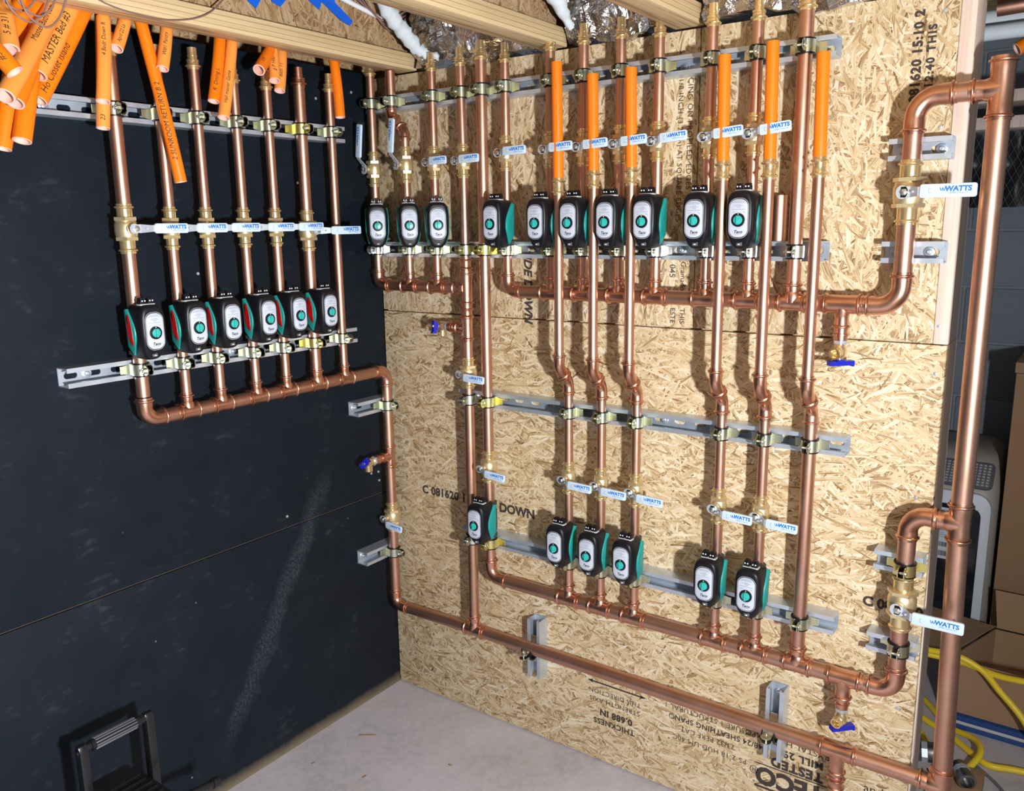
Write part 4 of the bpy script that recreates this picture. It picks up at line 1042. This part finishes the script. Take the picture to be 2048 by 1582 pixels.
link('carton_body', MB().box((0, 0, .0), (.55, .35, .985)).mesh('carton_body', .003), 'card', c2); link('carton_lid', MB().box((-.004, -.004, .986), (.554, .354, 1.02)).mesh('lid', .003), 'card_in', c2)
link('lid_tape', MB().box((.04, -.0055, .995), (.12, -.0045, 1.012)).mesh('lid_tape'), 'grille', c2)
dk = thing('carton_shadow_sheet', T(1.575, 1.56, 0), 'black sheet standing in for the shadow behind the tall carton', 'sheet'); link('sheet', MB().box((0, 0, 0), (.30, .012, .90)).mesh('sheet', .002), 'dark_sheet', dk)  # dark sheet added in place of the shadow cast by the tall carton
ob = thing('open_carton', T(1.47, .735, 0), 'open cardboard box with spread flaps on the floor behind the wall end', 'carton')
def panel(pts, th=.004):
    P = [Vector(p) for p in pts]; n = (P[1] - P[0]).cross(P[-1] - P[0]).normalized() * th; k = len(P)
    return MB().add([tuple(p) for p in P] + [tuple(p + n) for p in P], [tuple(range(k)), tuple(range(2 * k - 1, k - 1, -1))] + [(i, (i + 1) % k, k + (i + 1) % k, k + i) for i in range(k)]).mesh('panel')
for nm, pts, mt in (('front_panel', [(.03, 0, .048), (.60, 0, .048), (.60, .012, .190), (.05, .012, .205)], 'card'), ('back_panel', [(.11, .36, .048), (.62, .36, .048), (.62, .37, .165), (.11, .37, .165)], 'card_in'),
                    ('side_panel', [(.03, .0, .048), (.11, .36, .048), (.11, .37, .165), (.03, .012, .205)], 'card_in'), ('side_panel', [(.60, .0, .048), (.62, .36, .048), (.62, .37, .165), (.60, .012, .190)], 'card_in'),
                    ('bottom_panel', [(.03, .0, .044), (.60, .0, .044), (.62, .36, .044), (.11, .36, .044)], 'card_in'),
                    ('back_flap', [(.115, .373, .169), (.62, .373, .169), (.66, .40, .285), (.098, .40, .285)], 'card_in'), ('left_flap', [(.028, .014, .212), (.108, .368, .170), (-.10, .39, .182), (-.15, .04, .205)], 'card_in')):
    link(nm, panel(pts), mt, ob)
fb = thing('flat_carton', T(1.45, .722, 0), 'flat carton with blue print lying under the open box', 'carton')
link('carton_body', MB().box((.06, 0, 0), (.70, .42, .014)).mesh('b', .001), 'card_blue', fb); link('carton_layer', MB().box((.06, .002, .0145), (.70, .42, .027)).mesh('b', .001), 'white_card', fb); link('carton_layer', MB().box((.06, -.004, .0275), (.70, .42, .0425)).mesh('b', .001), 'card_blue', fb)
YC_ = 'yellow_cord'
wire(YC_, [(1.36, .70, .235), (1.442, .70, .232), (1.52, .70, .236), (1.585, .70, .212), (1.636, .68, .172), (1.697, .66, .120), (1.78, .63, .02), (1.90, .60, .009)], .0090, 'yellow', 'yellow cord sagging over the edge of the open box', 'cord', 10, 'yellow cords')
wire(YC_, [(1.36, .72, .215), (1.442, .715, .212), (1.53, .72, .212), (1.621, .70, .208), (1.70, .69, .216), (1.85, .70, .225)], .0090, 'yellow', 'yellow cord lying across the open box', 'cord', 10, 'yellow cords')
wire(YC_, [(1.38, .78, .010), (1.447, .708, .010), (1.528, .655, .010), (1.593, .595, .010), (1.638, .565, .010), (1.715, .585, .010), (1.95, .62, .010)], .0090, 'yellow', 'yellow cord curving along the floor to the right', 'cord', 10, 'yellow cords')
wire(YC_, [(1.37, .86, .010), (1.435, .814, .010), (1.515, .700, .012), (1.590, .640, .030), (1.612, .575, .030), (1.585, .495, .012), (1.56, .45, .010)], .0090, 'yellow', 'yellow cord looping down towards the steel fittings', 'cord', 10, 'yellow cords')
wire(YC_, [(1.40, .74, .010), (1.457, .622, .010), (1.505, .545, .010), (1.52, .50, .010)], .0085, 'yellow', 'yellow cord end nearest the wall end at the floor', 'cord', 10, 'yellow cords')
wire('grey_cable', [(1.60, .56, .004), (1.66, .50, .004), (1.72, .42, .004), (1.82, .38, .004), (1.95, .40, .004)], .0042, 'grey_cord', 'thin grey cable on the floor', 'cable')
sb = thing('small_carton', T(1.535, .33, 0), 'low cardboard carton on the floor holding steel fittings', 'carton'); link('carton_body', MB().box((.0, 0, 0), (.10, .14, .045)).mesh('b', .002), 'card', sb)
for i, (x, y, z, d, r, lab) in enumerate(((1.500, .43, .075, (1, .2, .1), .026, 'steel pipe fitting behind the tall copper pipe, larger one'), (1.590, .40, .066, (.5, -1, -.1), .020, 'steel pipe fitting with open end right of the tall copper pipe'))):
    f = thing('pipe_fitting', T(x, y, z), lab, 'fitting'); X = frame((0, 0, 0), d)
    link('body', MB().lathe([(-.03, r * .9), (-.026, r), (.020, r), (.021, r * 1.12), (.034, r * 1.12), (.035, r * .8), (.01, r * .7)], 20, X).mesh('b', 0, 35), 'dark_steel', f)
    link('collar', MB().lathe([(-.012, r * 1.08), (.002, r * 1.08)], 8, X).mesh('b'), 'steel', f)
wire('copper_wire_bundle', [(1.535, .20, .02), (1.545, .19, .10), (1.53, .17, .16), (1.55, .16, .10), (1.54, .15, .03), (1.555, .18, .13), (1.535, .21, .17)], .006, 'copper', 'tangle of dark copper wire at the foot of the wall end', 'wire')
# overhead at the right
for z, lab, y, r in ((1.900, 'upper of two white plastic pipes overhead behind the wall end', .47, .0235), (1.866, 'lower of two white plastic pipes overhead behind the wall end', .42, .0165)):
    t = thing('plastic_pipe', T(1.2, y, z), lab, 'pipe', 'white plastic pipes'); link('pipe', MB().lathe([(0, r), (1.8, r)], 24, RY(90)).mesh('pipe', 0, 45), 'pvc', t); link('coupling', MB().lathe([(.62, r * 1.13), (.70, r * 1.13)], 24, RY(90)).mesh('c', 0, 45), 'pvc', t)
t = thing('copper_pipe', T(1.515, .33, 1.897), 'copper pipe overhead in the top right corner', 'pipe'); link('pipe', MB().lathe([(0, .0165), (1.2, .0165), (1.2, .015), (0, .015)], 24, RY(88), cap=(False, False)).mesh('pipe', 0, 45), 'copper', t)
wire('yellow_cord', [(1.30, .42, 1.952), (1.5, .42, 1.940), (1.8, .43, 1.95)], .006, 'yellow', 'thin yellow cable above the white plastic pipes', 'cord', 8)
lm = thing('lumber_board', T(1.25, 1.15, 1.80), 'pale board overhead behind the tall pipe', 'board'); link('board', MB().box((0, 0, 0), (1.2, .14, .035)).mesh('b', .002), 'stud', lm); 
lm2 = thing('lumber_board', T(1.25, 1.10, 1.72), 'lower pale board overhead behind the tall pipe', 'board'); link('board', MB().box((0, 0, 0), (1.2, .10, .035)).mesh('b', .002), 'stud', lm2)
orange((1.62, .60, 1.905), (1.535, .56, 1.848), .016, 'orange tube end overhead behind the top of the tall pipe', 'orange', group='orange tubes hanging from the ceiling')
ms = thing('wire_mesh_sheet', T(1.24, 1.63, 1.50), 'dark crumpled mesh sheet hanging on the block wall', 'mesh')
vs, nx, nz = [], 18, 14; rr = random.Random(2)
for k in (0, 1):
    for j in range(nz + 1):
        for i in range(nx + 1): vs.append((.26 * i / nx + rr.uniform(-.002, .002), -.02 * math.sin(i * .9) * math.sin(j * .5) - .03 - .004 * k, .30 * j / nz))
q = (nx + 1) * (nz + 1)
fs = [(k * q + j * (nx + 1) + i, k * q + j * (nx + 1) + i + 1, k * q + (j + 1) * (nx + 1) + i + 1, k * q + (j + 1) * (nx + 1) + i) for k in (0, 1) for j in range(nz) for i in range(nx)]
link('sheet', MB().add(vs, fs).mesh('sheet', 0, 60), 'dark_sheet', ms)
mm = MB()
for k in range(26):
    u = -.3 + .6 * k / 25
    for sg in (-1, 1):
        x0, x1 = (u + .13 if sg > 0 else u + .13), u + .13 + sg * .30 * .5
        a_, b_2 = (max(.0, min(.26, x0)), 0 if 0 <= x0 <= .26 else None), None
        t0 = 0; t1 = 1
        for lim, cmp in ((0., 1), (.26, -1)):
            dx = x1 - x0
            if abs(dx) > 1e-6:
                tt = (lim - x0) / dx
                if cmp * (x0 - lim) < 0: t0 = max(t0, tt)
                if cmp * (x1 - lim) < 0: t1 = min(t1, tt)
        if t1 - t0 > .05: mm.sweep([((x0 + (x1 - x0) * t0, -.062, .30 * t0), (x1 - x0, 0, .30), .0008), ((x0 + (x1 - x0) * t1, -.062, .30 * t1), (x1 - x0, 0, .30), .0008)], 4)
link('mesh_wires', mm.mesh('mesh_wires'), 'grey_plastic', ms)

# ================================================================== WORK LIGHT AT THE FOOT OF THE BLACK WALL
wk = thing('work_light', T(.15, -1.015, 0), 'black folding work light with tubular grip beside the black wall', 'work light')
GY0, GY1, GZ = -.074, .072, .418
link('grip', MB().lathe([(.006, .0095), (.018, .0095), (.019, .0125), (.022, .0125), (.023, .0112), (.121, .0112), (.122, .0125), (.125, .0125), (.126, .0095), (.140, .0095)], 20, T(0, GY0, GZ) @ RX(-90)).mesh('grip', 0, 40), 'black_tool', wk)
for k in range(7):
    an = math.radians(-60 + 30 * k); link('grip_rib', cached('grib', lambda: MB().box((-.001, .027, -.0012), (.0018, .117, .0012)).mesh('rib', .0005)), 'groove', wk, T(.0112 * math.cos(an), GY0, GZ + .0112 * math.sin(an)) @ RY(-math.degrees(an)))
for y in (GY0, GY1):
    link('handle_arm', MB().prism([(x, z) for x, z in ((-.012, .20), (.012, .20), (.011, GZ - .002), (.006, GZ + .011), (-.006, GZ + .011), (-.011, GZ - .002))], -.009, .009, T(0, y, 0) @ RX(90)).mesh('arm', .0015), 'black_tool', wk)
    link('arm_bolt', MB().lathe([(0, .006), (.003, .006), (.004, .003)], 10, T(.0, y - .009, GZ - .004) @ RX(90)).mesh('bolt'), 'black_tool', wk)
link('lamp_head', MB().prism(rect(.072, .055, .012, 4, .0, .232), -.055, .060, T(.052, 0, 0) @ RX(90) @ T(0, 0, 0)).mesh('head', .003), 'black_tool', wk)
link('lens', MB().box((.126, -.050, .190), (.130, .045, .276)).mesh('lens', .002), 'groove', wk)
for k in range(6): link('cooling_fin', MB().box((-.010 + .022 * k, -.050, .2865), (-.006 + .022 * k, .045, .291)).mesh('fin'), 'black_tool', wk)
link('hinge_bar', MB().lathe([(0, .009), (.21, .009), (.211, .012), (.226, .012)], 14, T(.10, -.06, .275) @ RX(-90) @ RX(-8)).mesh('hinge'), 'black_tool', wk)
for y in (-.10, .10):
    link('foot', MB().wire([(-.06, y, .010), (.14, y, .010)], .010, 10).mesh('foot', 0, 50), 'black_tool2', wk); link('post', MB().wire([(.0, y, .012), (.0, y * .74, .21)], .008, 10).mesh('post', 0, 50), 'black_tool2', wk)
# bits of debris on the floor
for i, (x, y, l, an) in enumerate(((.13, -.28, .05, 35), (.26, -.42, .012, 80), (.42, -.25, .010, 10), (.10, -.46, .009, 60), (.35, -.60, .014, 120))):
    tag(link('wood_splinter', MB().box((-l / 2, -.0022, 0), (l / 2, .0022, .0025)).mesh('splinter', .0006), 'card', None, T(x, y, .0002) @ RZ(an)), ('thin wood splinter lying near the corner' if i == 0 else 'tiny chip lying on the concrete floor'), 'debris', 'chips on the floor' if i else None)
